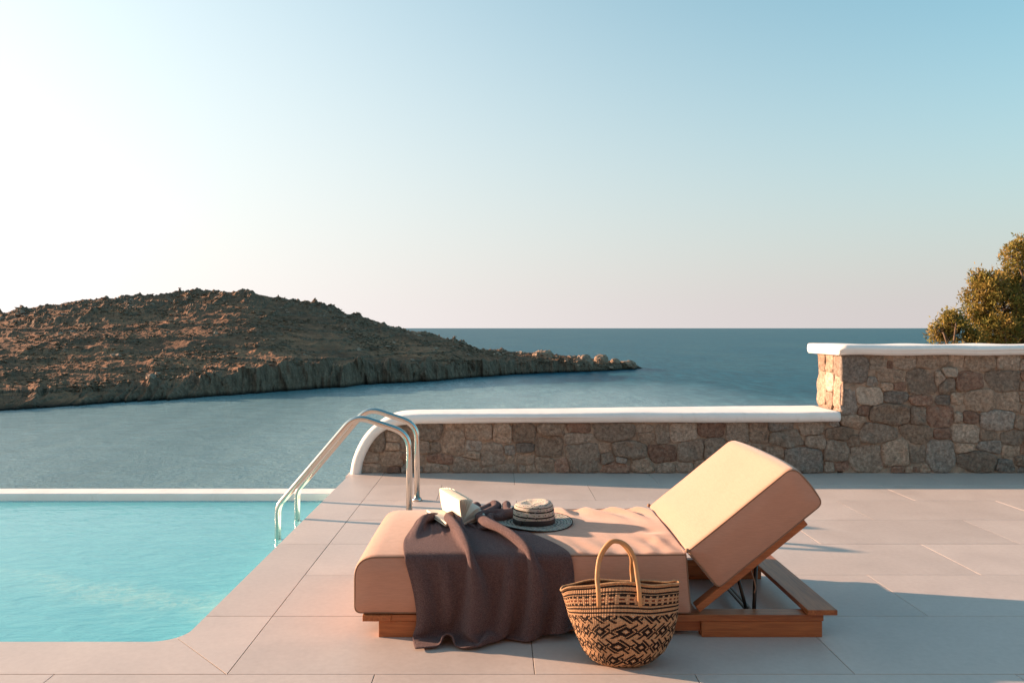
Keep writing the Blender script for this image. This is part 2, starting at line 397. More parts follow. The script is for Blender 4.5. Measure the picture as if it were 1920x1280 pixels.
def mat_leaf():
    t = NT('tamarisk_leaf'); r = t.new('VertexColor'); r.layer_name = 'Col'
    c = r.outputs[0]; d = t.new('BsdfTranslucent'); t.l.new(c, d.inputs[0])
    t.set(Base_Color=c, Roughness=.7, Specular_IOR_Level=.2)
    mx = t.new('MixShader'); mx.inputs[0].default_value = .35; t.l.new(t.b.outputs[0], mx.inputs[1]); t.l.new(d.outputs[0], mx.inputs[2]); t.l.new(mx.outputs[0], t.out.inputs[0])
    return t.m
M['leaf'] = mat_leaf()
M['bark'] = mat_simple('bark', (.13, .085, .055), .95, 25, .8, .01, .3, 8)

# ------------------------------------------------------------------ sea and headland
SEA = -18.7; HS = H - SEA
me = mesh('sea', [(-90000, -3000, SEA), (90000, -3000, SEA), (90000, 120000, SEA), (-90000, 120000, SEA)], [(0, 1, 2, 3)])
tag(link('sea', me, M['sea']), kind='structure')

xs = np.array([-900, -500, -200, 0, 60, 140, 270, 370, 470, 530, 600, 640, 700, 740, 800, 840, 872, 900, 940, 1000, 1060, 1100, 1150, 1185, 1204])
yr = np.array([585, 600, 594, 588, 581, 566, 557, 549, 550, 563, 571, 585, 601, 617, 631, 637, 643, 654, 657, 662, 668, 672, 676, 681, 690])
wd = np.array([170, 150, 135, 130, 128, 126, 122, 118, 112, 106, 98, 92, 82, 76, 66, 60, 54, 48, 42, 32, 24, 19, 14, 9, 3.])
hc = np.array([3, 3, 3.5, 4, 4, 4.5, 5, 6, 7.5, 8, 8, 8, 8, 7.8, 7.5, 7, 6.5, 6, 6, 5.5, 5, 4, 3.4, 2.5, .8])
xsh = np.array([-900, -500, 0, 200, 350, 500, 600, 650, 700, 780, 850, 950, 1050, 1150, 1204])
ysh = np.array([840, 805, 770, 757, 746, 736, 728, 725, 720, 717, 711, 702, 698, 694, 691.])
def headland():
    cols = np.concatenate([np.arange(-900, 0, 14.), np.arange(0, 1205, 1.6)]); nb = 150
    v1 = np.concatenate([np.linspace(0, .10, 26), np.linspace(.105, 1.0, 96), np.linspace(1.03, 2.0, 28)])
    U, V = np.meshgrid(cols, v1, indexing='ij')
    ys = HS * F / (np.interp(U, xsh, ysh) - PY); w = np.interp(U, xs, wd); y_r = ys + w
    zr = H - (np.interp(U, xs, yr) - PY) * y_r / F - SEA; h0 = np.minimum(np.interp(U, xs, hc), zr * .85); hn = h0 * .42 * fbm(U / 17, U * 0 + 3, None, 4, 78)
    Y = ys + w * V; X = (U - PX) / F * Y
    Yf = Y.copy()
    cl = np.interp(U, [-900, 250, 420, 700, 1204], [9, 8, 3.2, 3.4, 2.6]) / w                                              # the cliff's share of the width
    tt = np.clip((V - cl) / (1 - cl), 0, 1)
    prof = tt ** 1.12 * .9 + .1 * np.sin(tt * math.pi * .5)
    z = np.where(V < cl, h0 * np.clip(V / cl, 0, 1) ** .8, h0 + (zr - h0) * prof)
    z = z + hn * np.clip(V / cl, 0, 1) * np.exp(-np.clip(V - cl, 0, 9) * w / 5.0)
    back = np.clip(V - 1, 0, 1); z = np.where(V > 1, zr * (1 - back ** 1.6) - 1.5 * back, z)
    land = sstep(.0, .06, V) * np.clip(zr / 14, .12, 1)
    n = fbm(X / 22, Y / 22, None, 4, 3); z += n * 2.2 * land * sstep(0.03, .3, V) * (1 - .6 * sstep(.85, 1.0, V))
    z += (np.floor(z / 3.4 + fbm(X / 30, Y / 30, None, 3, 11)) * 3.4 - z) * .17 * land * (1 - sstep(.75, .95, V))     # old field terraces
    rk = np.clip(ridged(X / 8, Y / 8, 4, 21) - .15, 0, 1); z += (rk ** 1.5) * (.9 + 2.8 * sstep(.55, .95, V)) * land
    z += fbm(X / 1.8, Y / 1.8, None, 3, 31) * .30 * land
    cliffm = 1 - sstep(3.0, 11.0, V * w)
    push = (ridged(X / 7, Y / 14 + z / 30, 4, 41) * 4.2 + ridged(X / 2.6, z / 12, 3, 47) * 2.0 + fbm(X / 22, Y / 22, None, 2, 53) * 4.0) * cliffm
    Yn = Y - push * np.clip(zr / 9, .25, 1)
    z = np.where(V == 0, -1.2, z)
    P = np.stack([X, Yn, z + SEA], -1)
    nu, nv = P.shape[:2]
    idx = np.arange(nu * nv).reshape(nu, nv)
    f = np.stack([idx[:-1, :-1], idx[1:, :-1], idx[1:, 1:], idx[:-1, 1:]], -1).reshape(-1, 4)
    me = bpy.data.meshes.new('headland'); me.from_pydata(P.reshape(-1, 3).tolist(), [], f.tolist()); me.update()
    o = link('headland', me, M['hill'], None, False); tag(o, kind='structure')
    return P, U, V
HP, HU, HV = headland()

def blob_arrays():
    bm = bmesh.new(); bmesh.ops.create_icosphere(bm, subdivisions=1, radius=1)
    v = np.array([x.co[:] for x in bm.verts]); f = np.array([[a.index for a in p.verts] for p in bm.faces]); bm.free(); return v, f
def scatter(name, pts, sizes, flat, mat, label, cat, seed):
    bv, bf = blob_arrays(); r = np.random.default_rng(seed); n = len(pts); nv = len(bv)
    jit = 1 + r.uniform(-.45, .45, (n, nv, 1))
    ang = r.uniform(0, 6.28, n); ca, sa = np.cos(ang), np.sin(ang)
    sc = sizes[:, None] * np.stack([r.uniform(.8, 1.5, n), r.uniform(.8, 1.4, n), flat * r.uniform(.6, 1.2, n)], -1)
    q = bv[None] * jit * sc[:, None]
    q = np.stack([q[..., 0] * ca[:, None] - q[..., 1] * sa[:, None], q[..., 0] * sa[:, None] + q[..., 1] * ca[:, None], q[..., 2]], -1) + pts[:, None]
    f = (bf[None] + (np.arange(n) * nv)[:, None, None]).reshape(-1, 3)
    me = bpy.data.meshes.new(name); me.from_pydata(q.reshape(-1, 3).tolist(), [], f.tolist()); me.update()
    return tag(link(name, me, mat), label, cat, kind='stuff')
def hill_pick(n, vmin, vmax, seed, umin=-200, umax=1190, dens=None):
    r = np.random.default_rng(seed); u = HU[:, 0]; k = np.where((u > umin) & (u < umax))[0]
    i = r.choice(k, n * 3); jv = np.where((HV[0] >= vmin) & (HV[0] <= vmax))[0]; j = r.choice(jv, n * 3)
    p = HP[i, j] + r.uniform(-.6, .6, (n * 3, 3)) * [1, 1, .15]
    if dens is not None:
        keep = dens(p, HV[i, j]) > r.uniform(0, 1, n * 3); p = p[keep]
    return p[:n]
pts = hill_pick(8000, .06, 1.01, 5, dens=lambda p, v: sstep(-.25, .45, fbm(p[:, 0] / 16, p[:, 1] / 9, None, 3, 61)))
r_ = np.random.default_rng(9)
scatter('scrub', pts, r_.uniform(.22, .62, len(pts)), .5, M['scrub'], 'low dry scrub covering the rocky headland', 'scrub', 6)
pts = hill_pick(1500, .05, 1.03, 15, dens=lambda p, v: (.06 + .94 * sstep(.7, 1.0, v)) * sstep(-.2, .5, fbm(p[:, 0] / 9, p[:, 1] / 9, None, 3, 62)))
scatter('outcrop_rocks', pts, r_.uniform(.3, 1.15, len(pts)) ** 1.3, .75, M['hill_rock'], 'rough brown rocks strewn over the headland', 'rocks', 16)

def boulder(name, x, y, Y, w, h, label, seed, mat='hill_rock'):
    bm = bmesh.new(); bmesh.ops.create_icosphere(bm, subdivisions=4, radius=1)
    v = np.array([p.co[:] for p in bm.verts]); cx, _, cz = px(x, y, Y)
    sc = np.array([w * Y / F / 2, w * Y / F / 2 * .8, h * Y / F / 2])
    d = 1 + .28 * fbm(v[:, 0] * 1.6 + seed, v[:, 1] * 1.6, v[:, 2] * 1.6, 4, seed) + .30 * ridged(v[:, 0] * 2.2 + v[:, 2] * 1.5, v[:, 1] * 2.2 + v[:, 2], 4, seed + 3)
    q = v * d[:, None]; q = np.sign(q) * np.abs(q) ** .85 * sc * .82
    for p, c in zip(bm.verts, q): p.co = c
    o = link(name, bm_mesh(bm, name), M[mat]); o.location = (cx, Y, cz); tag(o, label, 'boulder'); return o
def shoreY(x): return HS * F / (np.interp(x, xsh, ysh) - PY)
boulder('boulder', 1018, 671, shoreY(1018) + 20, 44, 34, 'large rounded pale boulder lying alone on the grassy neck of the headland', 1)
boulder('boulder', 1096, 684, shoreY(1096) + 3, 40, 42, 'tall split tan rock rising from the water at the headland point', 2)
boulder('boulder', 1127, 676, shoreY(1127) + 7, 28, 26, 'blocky sunlit boulder behind the split tan rock on the point', 3)
boulder('boulder', 1154, 680, shoreY(1154) + 5, 20, 18, 'small pointed boulder between the blocky boulder and the last rock', 4)
boulder('boulder', 1178, 684, shoreY(1178) + 3, 34, 18, 'low dark rock at the outermost tip of the headland', 5)
boulder('boulder', 1063, 684, shoreY(1063) + 9, 22, 16, 'small tan boulder on the neck beside the tall split rock', 6)

# hillside falling from the terrace to the sea (below the terrace walls)
def hillside():
    gx = np.linspace(-70, 70, 90); gy = np.concatenate([np.linspace(8.3, 20, 24), np.linspace(21, 92, 50)])
    X, Y = np.meshgrid(gx, gy, indexing='ij'); Z = -1.1 - .235 * (Y - 8.0) + fbm(X / 6, Y / 6, None, 4, 71) * .35 - .2
    idx = np.arange(X.size).reshape(X.shape); f = np.stack([idx[:-1, :-1], idx[1:, :-1], idx[1:, 1:], idx[:-1, 1:]], -1).reshape(-1, 4)
    me = mesh('hillside', np.stack([X, Y, Z], -1).reshape(-1, 3), f); tag(link('hillside', me, M['slope'], None, True), kind='structure')
hillside()

# ------------------------------------------------------------------ terrace: deck tiles, coping, pool
EDGE, JX = -1.32, -1.02; P0, PF = 3.317, 6.72; ROW0, PITCH, TW = 3.005, 0.605, 1.204; WALL = 7.16; WZ = -0.15; PL = -7.2
bm = bmesh.new()
def add_box(bm, *a):
    b = box_bm(*a); t = bpy.data.meshes.new('t'); b.to_mesh(t); b.free(); bm.from_mesh(t); bpy.data.meshes.remove(t)
add_box(bm, EDGE + .012, 6.6, -2.5, 8.2, -3.2, -.012); add_box(bm, PL - 2.5, EDGE + .0119, -2.5, P0 - .012, -3.2, -.0121)
deck = tag(link('deck', bm_mesh(bm, 'deck'), M['grout']), kind='structure')
tile_cache = {}
def tile(name, x0, x1, y0, y1, parent=deck):
    g = .0016; key = (round(x1 - x0, 3), round(y1 - y0, 3))
    if key not in tile_cache:
        w, h = (x1 - x0) / 2 - g, (y1 - y0) / 2 - g
        m_ = box(name, -w, w, -h, h, -.012, 0, .0012); m_.materials.append(M['tile']); tile_cache[key] = m_
    o = bpy.data.objects.new(name, tile_cache[key]); C.objects.link(o); o.location = ((x0 + x1) / 2, (y0 + y1) / 2, random.uniform(-.0005, .0003)); o.parent = parent; return o
XR = 6.0
for k in range(-5, 7):
    y0 = ROW0 + k * PITCH; y1 = y0 + PITCH
    off = .138 if k % 2 == 0 else -.464
    y1 = min(y1, WALL + .02) if k == 6 else y1
    left = JX if k >= 0 else PL - 1.5
    js = [off + TW * i for i in range(-12, 8)]; js = [left] + [j for j in js if left + .06 < j < XR - .1] + [XR]
    for a, b in zip(js[:-1], js[1:]): tile('deck_tile', a, b, y0, y1)
# coping along the side and the near end of the pool
def poly_slab(name, pts, z0, z1, mat, parent):
    n = len(pts); V = [(x, y, z0) for x, y in pts] + [(x, y, z1) for x, y in pts]
    Fc = [tuple(range(n - 1, -1, -1)), tuple(range(n, 2 * n))] + [(i, (i + 1) % n, n + (i + 1) % n, n + i) for i in range(n)]
    o = link(name, mesh(name, V, Fc), mat); o.parent = parent; return o
rr = .13; arc = [(EDGE - rr + rr * math.cos(a), P0 + rr - rr * math.sin(a)) for a in np.linspace(0, math.pi / 2, 12)]   # concave corner
mid = arc[5]
cor_side = [(JX - .002, ROW0 + .004)] + [(JX - .002, 3.61)] + [(EDGE, 3.61)] + arc[:6] + [(JX - .006, ROW0 + .004)][:0]
poly_slab('coping_tile', [(JX - .002, ROW0 + .003), (JX - .002, 3.608), (EDGE, 3.608)] + arc[:6], -.03, 0, M['tile'], deck)
poly_slab('coping_tile', [(mid[0] - .0025, mid[1] - .0015)] + [(x - .001, y) for x, y in arc[6:]] + [(-2.20, P0), (-2.20, ROW0 + .003), (JX - .008, ROW0 + .003)], -.03, -.0003, M['tile'], deck)
yy = [3.612, 4.82, 6.02, 7.02]
for a, b in zip(yy[:-1], yy[1:]): poly_slab('coping_tile', [(EDGE, a), (JX - .002, a), (JX - .002, b - .003), (EDGE, b - .003)], -.03, .0002, M['tile'], deck)
poly_slab('coping_tile', [(EDGE - .02, 7.022), (JX - .002, 7.022), (JX - .002, 7.9), (EDGE - .02, 7.9)], -.03, 0, M['tile'], deck)
for i in range(5):
    a = -2.203 - 1.2 * i; poly_slab('coping_tile', [(a, P0), (a - 1.197, P0), (a - 1.197, ROW0 + .003), (a, ROW0 + .003)], -.03, 0, M['tile'], deck)

added_facade = tag(empty('added_facade', (0, -2.6, 0)), 'unseen earth coloured facade added behind the camera to block sky and give warm fill', 'added facade')  # unseen house front, added behind the camera to cut sky light and warm shade
M['added_facade'] = mat_simple('earth_render', (.34, .255, .19), .92, 18, .4, .01, .12, 1.5)
bm = bmesh.new()
xs_v = [(-8.0, -4.6), (-2.9, -1.5), (1.5, 2.9), (4.6, 6.5)]
for a, b in xs_v: add_box(bm, a, b, -2.49, -2.1, -.012, 2.4)
add_box(bm, -8.0, 6.5, -2.49, -2.1001, 2.4, 4.6)
part('wall', bm_mesh(bm, 'wall'), M['added_facade'], added_facade)
for a, b in ((-4.6, -2.9), (-1.5, 1.5), (2.9, 4.6)): 
    d_ = part('door', box('door', a, b, -2.40, -2.34, -.012, 2.4), M['wood_x'], added_facade)
part('parapet', box('parapet', -8.1, 6.6, -2.6, -2.0, 4.601, 4.72, .02), M['plaster'], added_facade)

# pool shell: floor, walls, low far rim over which the water would spill
pin = [(EDGE + .01, PF)] + [(EDGE + .01, P0 + rr)] + [(x + .01, y - .01) for x, y in arc] + [(PL, P0 - .01), (PL, PF)]
n = len(pin); V = [(x, y, -1.45) for x, y in pin] + [(x, y, -.031) for x, y in pin]
Fc = [tuple(range(n))] + [(i, i + 1, n + i + 1, n + i) for i in range(n - 2)]
basin = tag(link('pool_basin', mesh('pool_basin', V, Fc), M['basin']), kind='structure')
bm = box_bm(PL - .3, EDGE + .011, PF, PF + .22, -3.4, -.09, .012, 3)
tag(link('pool_rim', bm_mesh(bm, 'pool_rim'), M['plaster']), kind='structure')
wpts = [(x - .002, y) for x, y in pin[1:-1]]
gx, gy = 1, 1
pw = [(EDGE + .008, PF - .001)] + [(EDGE + .008, P0 + rr)] + [(x + .008, y - .008) for x, y in arc] + [(PL + .002, P0 - .008), (PL + .002, PF - .001)]
me = mesh('pool_water', [(x, y, WZ) for x, y in pw], [tuple(range(len(pw)))[::-1]])
tag(link('pool_water', me, M['pool_water']), kind='structure')
me.update()

# ------------------------------------------------------------------ rubble stone wall with plastered coping
wall = tag(empty('stone_wall', (1.0, 7.4, 0)), 'stepped rubble stone wall with white plastered coping along the terrace', 'wall')
WB, HX = 7.58, 3.07            # back of the low wall, corner of the high wall
outer = [(-1.318, -.005), (-1.312, .05), (-1.298, .12), (-1.262, .22), (-1.205, .325), (-1.13, .415), (-1.04, .478), (-.93, .518), (-.80, .535), (-.6, .540), (0, .541), (1, .545), (2, .549), (2.6, .553), (2.9, .558), (3.045, .560)]
outer = [p for p in spline(outer, 6)]
def coping(name, path, yf, yb, th, seed, endcaps=True):
    # ribbon of rounded cross-section along an XZ path
    P = np.array(path); T = np.gradient(P, axis=0); T /= np.linalg.norm(T, axis=1)[:, None]; N = np.stack([-T[:, 1], T[:, 0]], -1)
    r = .044; sec = []
    for cy, cz, a0 in ((1, 0, 0), (0, 0, 90), (0, 1, 180), (1, 1, 270)):
        for k in range(6):
            a = R(a0 + 90 * k / 5); sec.append((cy, cz, math.cos(a), math.sin(a)))
    V = []; m = len(sec)
    L = np.concatenate([[0], np.cumsum(np.linalg.norm(np.diff(P, axis=0), axis=1))])
    for i, p in enumerate(P):
        f_ = yf(p[0]); b_ = yb(p[0])
        yy_ = np.array([(b_ - r if cy else f_ + r) + c * r for cy, cz, c, s in sec]); dd_ = np.array([(-th + r if cz else -r) + s * r for cy, cz, c, s in sec])
        kk = .0035 * vnoise(L[i] * 3.1 + 0 * yy_, yy_ * 4, dd_ * 9, seed) + .005 * vnoise(L[i] * 1.1 + 0 * yy_, np.array([float(q[1]) for q in sec]), None, seed + 1)
        V += [(p[0] + N[i, 0] * (d + k), y + k, p[1] + N[i, 1] * (d + k)) for y, d, k in zip(yy_, dd_, kk)]
    n = len(P); Fc = [(i * m + k, i * m + (k + 1) % m, (i + 1) * m + (k + 1) % m, (i + 1) * m + k) for i in range(n - 1) for k in range(m)]
    Fc += [tuple(range(m))[::-1], tuple((n - 1) * m + k for k in range(m))]
    return mesh(name, V, Fc)
yfl = lambda x: 7.10; ybl = lambda x: 7.57 + .17 * float(sstep(0, 2.9, x))
part('coping', coping('coping', outer, yfl, ybl, .092, 81), M['plaster'], wall, True)['label'] = 'white plaster coping of the low wall curving down at its end'
hp = [(3.028 + i * .08, 1.150 + .003 * math.sin(i * .7) + (.012 if i > 22 else 0) * (i - 22) / 20) for i in range(42)]
part('coping', coping('coping', hp, lambda x: 7.085, lambda x: 7.83, .092, 91), M['plaster'], wall, True)['label'] = 'white plaster coping of the tall wall'
# mortar core
inner = []
P = np.array(outer); T = np.gradient(P, axis=0); T /= np.linalg.norm(T, axis=1)[:, None]
for p, t in zip(P, T): inner.append((p[0] + t[1] * .075, max(0, p[1] - t[0] * .075)))
inner = [p for p in inner if p[0] < HX]
def mortar():
    MF = WALL + .015; bm = bmesh.new()
    low = [(p[0], p[1]) for p in inner if p[1] > .01]; low = low[::3] + [low[-1]]
    for (x0, z0), (x1, z1) in zip(low[:-1], low[1:]):       # one slice after another along the low wall
        V = [(x0, MF, -.008), (x1, MF, -.008), (x1, MF, z1), (x0, MF, z0)]; V += [(x, 7.55, z) for x, _, z in V]
        bv = [bm.verts.new(v) for v in V]
        for f in ((0, 1, 2, 3), (7, 6, 5, 4), (3, 2, 6, 7)): bm.faces.new([bv[i] for i in f])
    add_box(bm, HX + .028, 6.3, MF + .0005, 7.72, -.008, 1.10)
    return bm_mesh(bm, 'mortar')
part('mortar', mortar(), M['mortar'], wall)

def clip_poly(poly, a, b, c):        # keep a x + b y <= c
    out = []
    for i in range(len(poly)):
        p, q = poly[i], poly[(i + 1) % len(poly)]; dp, dq = a * p[0] + b * p[1] - c, a * q[0] + b * q[1] - c
        if dp <= 0: out.append(p)
        if (dp < 0 < dq) or (dq < 0 < dp):
            t = dp / (dp - dq); out.append((p[0] + (q[0] - p[0]) * t, p[1] + (q[1] - p[1]) * t))
    return out
def chaikin(p, n):
    for _ in range(n):
        q = []
        for i in range(len(p)):
            a, b = np.array(p[i]), np.array(p[(i + 1) % len(p)]); q += [a * .87 + b * .13, a * .13 + b * .87]
        p = q
    return p
def resample(p, n):
    P = np.array(p + [p[0]]); L = np.concatenate([[0], np.cumsum(np.linalg.norm(np.diff(P, axis=0), axis=1))])
    t = np.linspace(0, L[-1], n, endpoint=False); return np.stack([np.interp(t, L, P[:, 0]), np.interp(t, L, P[:, 1])], -1)
def stone_mesh(poly, proud, seed, place):
    ring = resample(chaikin(poly, 1), 28); c = ring.mean(0); r = np.random.default_rng(seed)
    an = np.linspace(0, 2 * math.pi, len(ring), endpoint=False); wv = sum(r.uniform(-.022, .022) * np.cos(k * an + r.uniform(0, 6.3)) for k in (2, 3, 4, 5, 7)); ring = c + (ring - c) * (1 + wv + r.uniform(-.015, .015, len(ring)))[:, None]
    size = min(np.ptp(ring[:, 0]), np.ptp(ring[:, 1]))
    V = []; spec = [(1.0, -.1), (1.0, .42), (.965, .80), (.88, .96), (.62, 1.03), (.32, 1.0)]
    tilt = r.uniform(-.25, .25, 2) * proud / max(size, .05) * 1.3
    for s, d in spec:
        Q = c + (ring - c) * s; nz = fbm(Q[:, 0] * 13 + seed, Q[:, 1] * 13, None, 3, 5) * proud * .85 if d > .3 else np.zeros(len(Q))
        V += [place(q[0], q[1], d * proud + z_ + float(tilt @ (q - c)) * (d > .3)) for q, z_ in zip(Q, nz)]
    V.append(place(c[0], c[1], proud)); m = len(ring); k = len(spec)
    Fc = [(i * m + j, i * m + (j + 1) % m, (i + 1) * m + (j + 1) % m, (i + 1) * m + j) for i in range(k - 1) for j in range(m)]
    Fc += [((k - 1) * m + j, (k - 1) * m + (j + 1) % m, k * m) for j in range(m)]
    return mesh('stone', V, Fc)
def layout(seeds, region):
    cells = []
    for i, (x, y, hw, hh, mt) in enumerate(seeds):
        poly = [(x - hw * 1.55, y - hh * 1.55), (x + hw * 1.55, y - hh * 1.55), (x + hw * 1.55, y + hh * 1.55), (x - hw * 1.55, y + hh * 1.55)]
        # knock the corners off unevenly
        for sx_, sy_ in ((1, 1), (1, -1), (-1, 1), (-1, -1)):
            k = random.uniform(1.75, 3.0); poly = clip_poly(poly, sx_ / hw, sy_ / hh, k + sx_ * x / hw + sy_ * y / hh)
        for j, (u, v, hu, hv, _) in enumerate(seeds):
            if i == j: continue
            dx, dy = u - x, v - y; d = math.hypot(dx, dy)
            if d > 1.4 or d < 1e-6: continue
            ex, ey = dx / d, dy / d
            ri = 1 / max(abs(ex) / hw, abs(ey) / hh); rj = 1 / max(abs(ex) / hu, abs(ey) / hv)
            # separating line leans with the stones' shapes
            nx_, ny_ = (ex, ey)
            if abs(dx) / (hw + hu) > abs(dy) / (hh + hv) * 1.25: nx_, ny_ = (1 if dx > 0 else -1, ey * .5)
            elif abs(dy) / (hh + hv) > abs(dx) / (hw + hu) * 1.25: nx_, ny_ = (ex * .3, 1 if dy > 0 else -1)
            t = d * ri / (ri + rj); mx, my = x + ex * t, y + ey * t; l = math.hypot(nx_, ny_); nx_, ny_ = nx_ / l, ny_ / l
            poly = clip_poly(poly, nx_, ny_, nx_ * mx + ny_ * my - .0012)
            if len(poly) < 3: break
        if len(poly) >= 3:
            for a, b, c in region(x, y):
                poly = clip_poly(poly, a, b, c)
                if len(poly) < 3: break
        if len(poly) < 3: continue
        A = abs(sum(poly[k][0] * poly[(k + 1) % len(poly)][1] - poly[(k + 1) % len(poly)][0] * poly[k][1] for k in range(len(poly)))) / 2
        if A > .0012: cells.append((poly, mt))
    return cells
G, W_, RD, BL, PA = 'st_grey', 'st_warm', 'st_red', 'st_blue', 'st_pale'
c4 = [(190,265,110,130,G),(290,235,90,60,W_),(285,295,80,45,W_),(285,360,125,95,W_),(160,350,85,60,G),(165,412,115,42,G),(500,210,170,75,G),(345,225,60,70,G),(620,270,150,130,W_),(745,290,90,55,BL),(560,365,160,60,RD),(450,300,120,60,G),(430,375,90,70,G),(530,412,150,48,G),(770,215,150,80,W_),(735,340,80,40,W_),(905,225,100,100,W_),(1030,225,130,100,W_),(860,340,140,130,G),(1030,300,105,55,BL),(1040,360,100,60,W_),(1170,295,160,110,W_),(1190,200,160,60,W_),(1330,192,130,44,RD),(1140,400,110,90,W_),(690,400,150,80,G),(900,420,170,50,G),(1330,250,160,60,G),(1540,215,220,90,G),(1360,350,200,150,G),(1245,400,80,70,RD),(1490,300,75,50,W_),(1620,310,190,90,G),(1700,190,90,40,G),(1720,245,90,50,W_),(1830,225,110,100,G),(1820,330,170,85,RD),(1550,412,170,55,RD),(1500,360,70,50,G),(1690,410,120,70,W_),(1840,418,130,52,G)]
c5 = [(90,540,180,110,G),(280,525,140,65,RD),(150,640,140,110,G),(120,725,130,50,G),(300,640,120,110,G),(410,545,130,100,G),(520,540,110,110,W_),(640,503,120,40,BL),(670,580,160,75,PA),(800,520,120,65,G),(830,590,100,65,G),(610,640,100,50,W_),(760,680,200,110,BL),(600,715,110,60,G),(930,640,120,110,G),(960,545,150,70,W_),(1030,590,60,50,W_),(960,717,80,40,RD),(1095,675,150,130,G),(1150,545,190,100,G),(1030,480,120,65,W_),(1260,655,140,140,W_),(1365,550,165,105,W_),(1220,445,230,100,W_),(1085,425,50,50,RD),(1110,345,140,90,PA),(1000,360,100,160,BL),(1025,210,150,150,BL),(1165,170,90,60,PA),(1222,187,35,35,RD),(1300,165,120,70,G),(1210,240,140,80,W_),(1130,275,60,40,BL),(1445,165,170,70,W_),(1395,270,160,120,G),(1535,220,90,50,PA),(1575,165,80,60,W_),(1490,250,60,60,G),(1530,290,80,80,G),(1700,175,160,75,W_),(1850,170,120,80,G),(1255,350,120,65,BL),(1390,370,130,50,RD),(1510,370,90,45,BL),(1370,450,90,90,G),(1490,455,170,100,RD),(1640,270,140,90,RD),(1830,260,180,100,G),(1690,370,150,110,W_),(1860,380,120,80,W_),(1800,480,190,105,BL),(1640,460,100,60,RD),(1620,550,160,100,G),(1500,545,90,50,RD),(1365,645,90,80,G),(1495,660,150,140,BL),(1610,620,90,50,W_),(1680,685,210,90,G),(1750,615,130,55,BL),(1870,570,120,80,G),(1870,640,100,60,W_),(1840,715,110,50,BL),(1740,555,80,50,W_),(1590,460,60,40,G)]
seeds = []
for lst, ox, oy, sc in ((c4, 640, 740, 3.0), (c5, 1240, 620, 2.824)):
    for cx, cy, w, h, mt in lst:
        x, y = ox + cx / sc, oy + cy / sc
        if lst is c4 and x > 1262: continue
        X, _, Z = px(x, y, 7.13); seeds.append((X, Z, w / sc / 2 * 7.13 / F, h / sc / 2 * 7.13 / F, mt))
z = .06
while z < 1.05:                      # rest of the tall wall beyond the picture
    x = 4.80 + random.uniform(-.05, .1); h = random.uniform(.13, .24)
    while x < 6.25:
        w = random.uniform(.16, .36); seeds.append((x + w / 2, z + h / 2 + random.uniform(-.03, .03), w / 2, h / 2 * random.uniform(.85, 1.1), random.choice([G, W_, G, W_, BL, RD]))); x += w
    z += h
for _ in range(5000):                # small filler stones where the big ones leave room
    x = random.uniform(-1.2, 6.2); zf = random.uniform(.02, .44 if x < HX else 1.05)
    if min(max(abs(x - a) / (c + .012), abs(zf - b) / (d + .012)) for a, b, c, d, _ in seeds) > 1.12:
        q = random.uniform(.022, .045); seeds.append((x, zf, q * random.uniform(1, 1.6), q, random.choice([G, W_, BL, RD, W_])))
tang = []
for k in range(0, len(inner) - 1, 4):
    p, q = inner[k], inner[k + 1]; dx, dz = q[0] - p[0], q[1] - p[1]; l = math.hypot(dx, dz)
    if l > 1e-5 and p[0] < -.55 and min(p[1], q[1]) > .01: tang.append((-dz / l, dx / l, (-dz * p[0] + dx * p[1]) / l))
def region(x, z):
    r = [(0, -1, -.004), (1, 0, 6.28)]
    if x < HX: r += [(0, 1, .452 + .012 * (x > 2))] + tang
    else:
        r += [(0, 1, 1.072)]
        if z > .40: r += [(-1, 0, -HX)]
    return r
for i, (poly, mt) in enumerate(layout(seeds, region)):
    pr = random.uniform(.014, .036)
    me = stone_mesh(poly, pr, i, lambda a, b, d: (a, WALL + .024 - d, b)); part('stone', me, M[mt], wall, True)
es = [(7.24, .70, .09, .17, W_), (7.25, .98, .10, .12, G), (7.44, .98, .09, .10, W_), (7.62, .98, .11, .09, W_), (7.43, .80, .07, .10, PA), (7.45, .63, .06, .09, W_), (7.63, .72, .10, .18, W_), (7.24, .54, .08, .05, G), (7.58, .52, .15, .05, G)]
for i, (poly, mt) in enumerate(layout(es, lambda x, z: [(-1, 0, -7.165), (1, 0, 7.72), (0, 1, 1.072), (0, -1, -.50)])):
    me = stone_mesh([p for p in poly[::-1]], random.uniform(.012, .024), 200 + i, lambda a, b, d: (HX + .028 - d, a, b)); part('stone', me, M[mt], wall, True)

# ------------------------------------------------------------------ pool ladder
lad = tag(empty('pool_ladder', (-1.0, 5.77, 0)), 'curved stainless steel pool ladder handrails stepping from deck into the pool', 'ladder')
rail = [(-.612, .0), (-.612, .50), (-.70, .60), (-1.01, .685), (-1.13, .60), (-1.513, .075), (-1.52, -.10), (-1.52, -.95)]
rail2 = fillet([(-.612, -.002), (-.612, .575), (-.985, .70), (-1.516, .075), (-1.516, -1.05)], [.16, .15, .13], 10)
for Y in (6.03, 5.50):
    rl = part('rail', tube('rail', [(x, Y, z) for x, z in rail2], .0215, 20), M['steel'], lad, True)
    bm = bmesh.new(); bmesh.ops.create_cone(bm, cap_ends=True, segments=28, radius1=.043, radius2=.030, depth=.022, matrix=Matrix.Translation((-.612, Y, .0115))); part('flange', bm_mesh(bm, 'flange'), M['steel'], lad, True)
for zz in (-.40, -.66, -.92): part('step', box('step', -1.555, -1.477, 5.50, 6.03, zz, zz + .025, .006), M['steel'], lad)

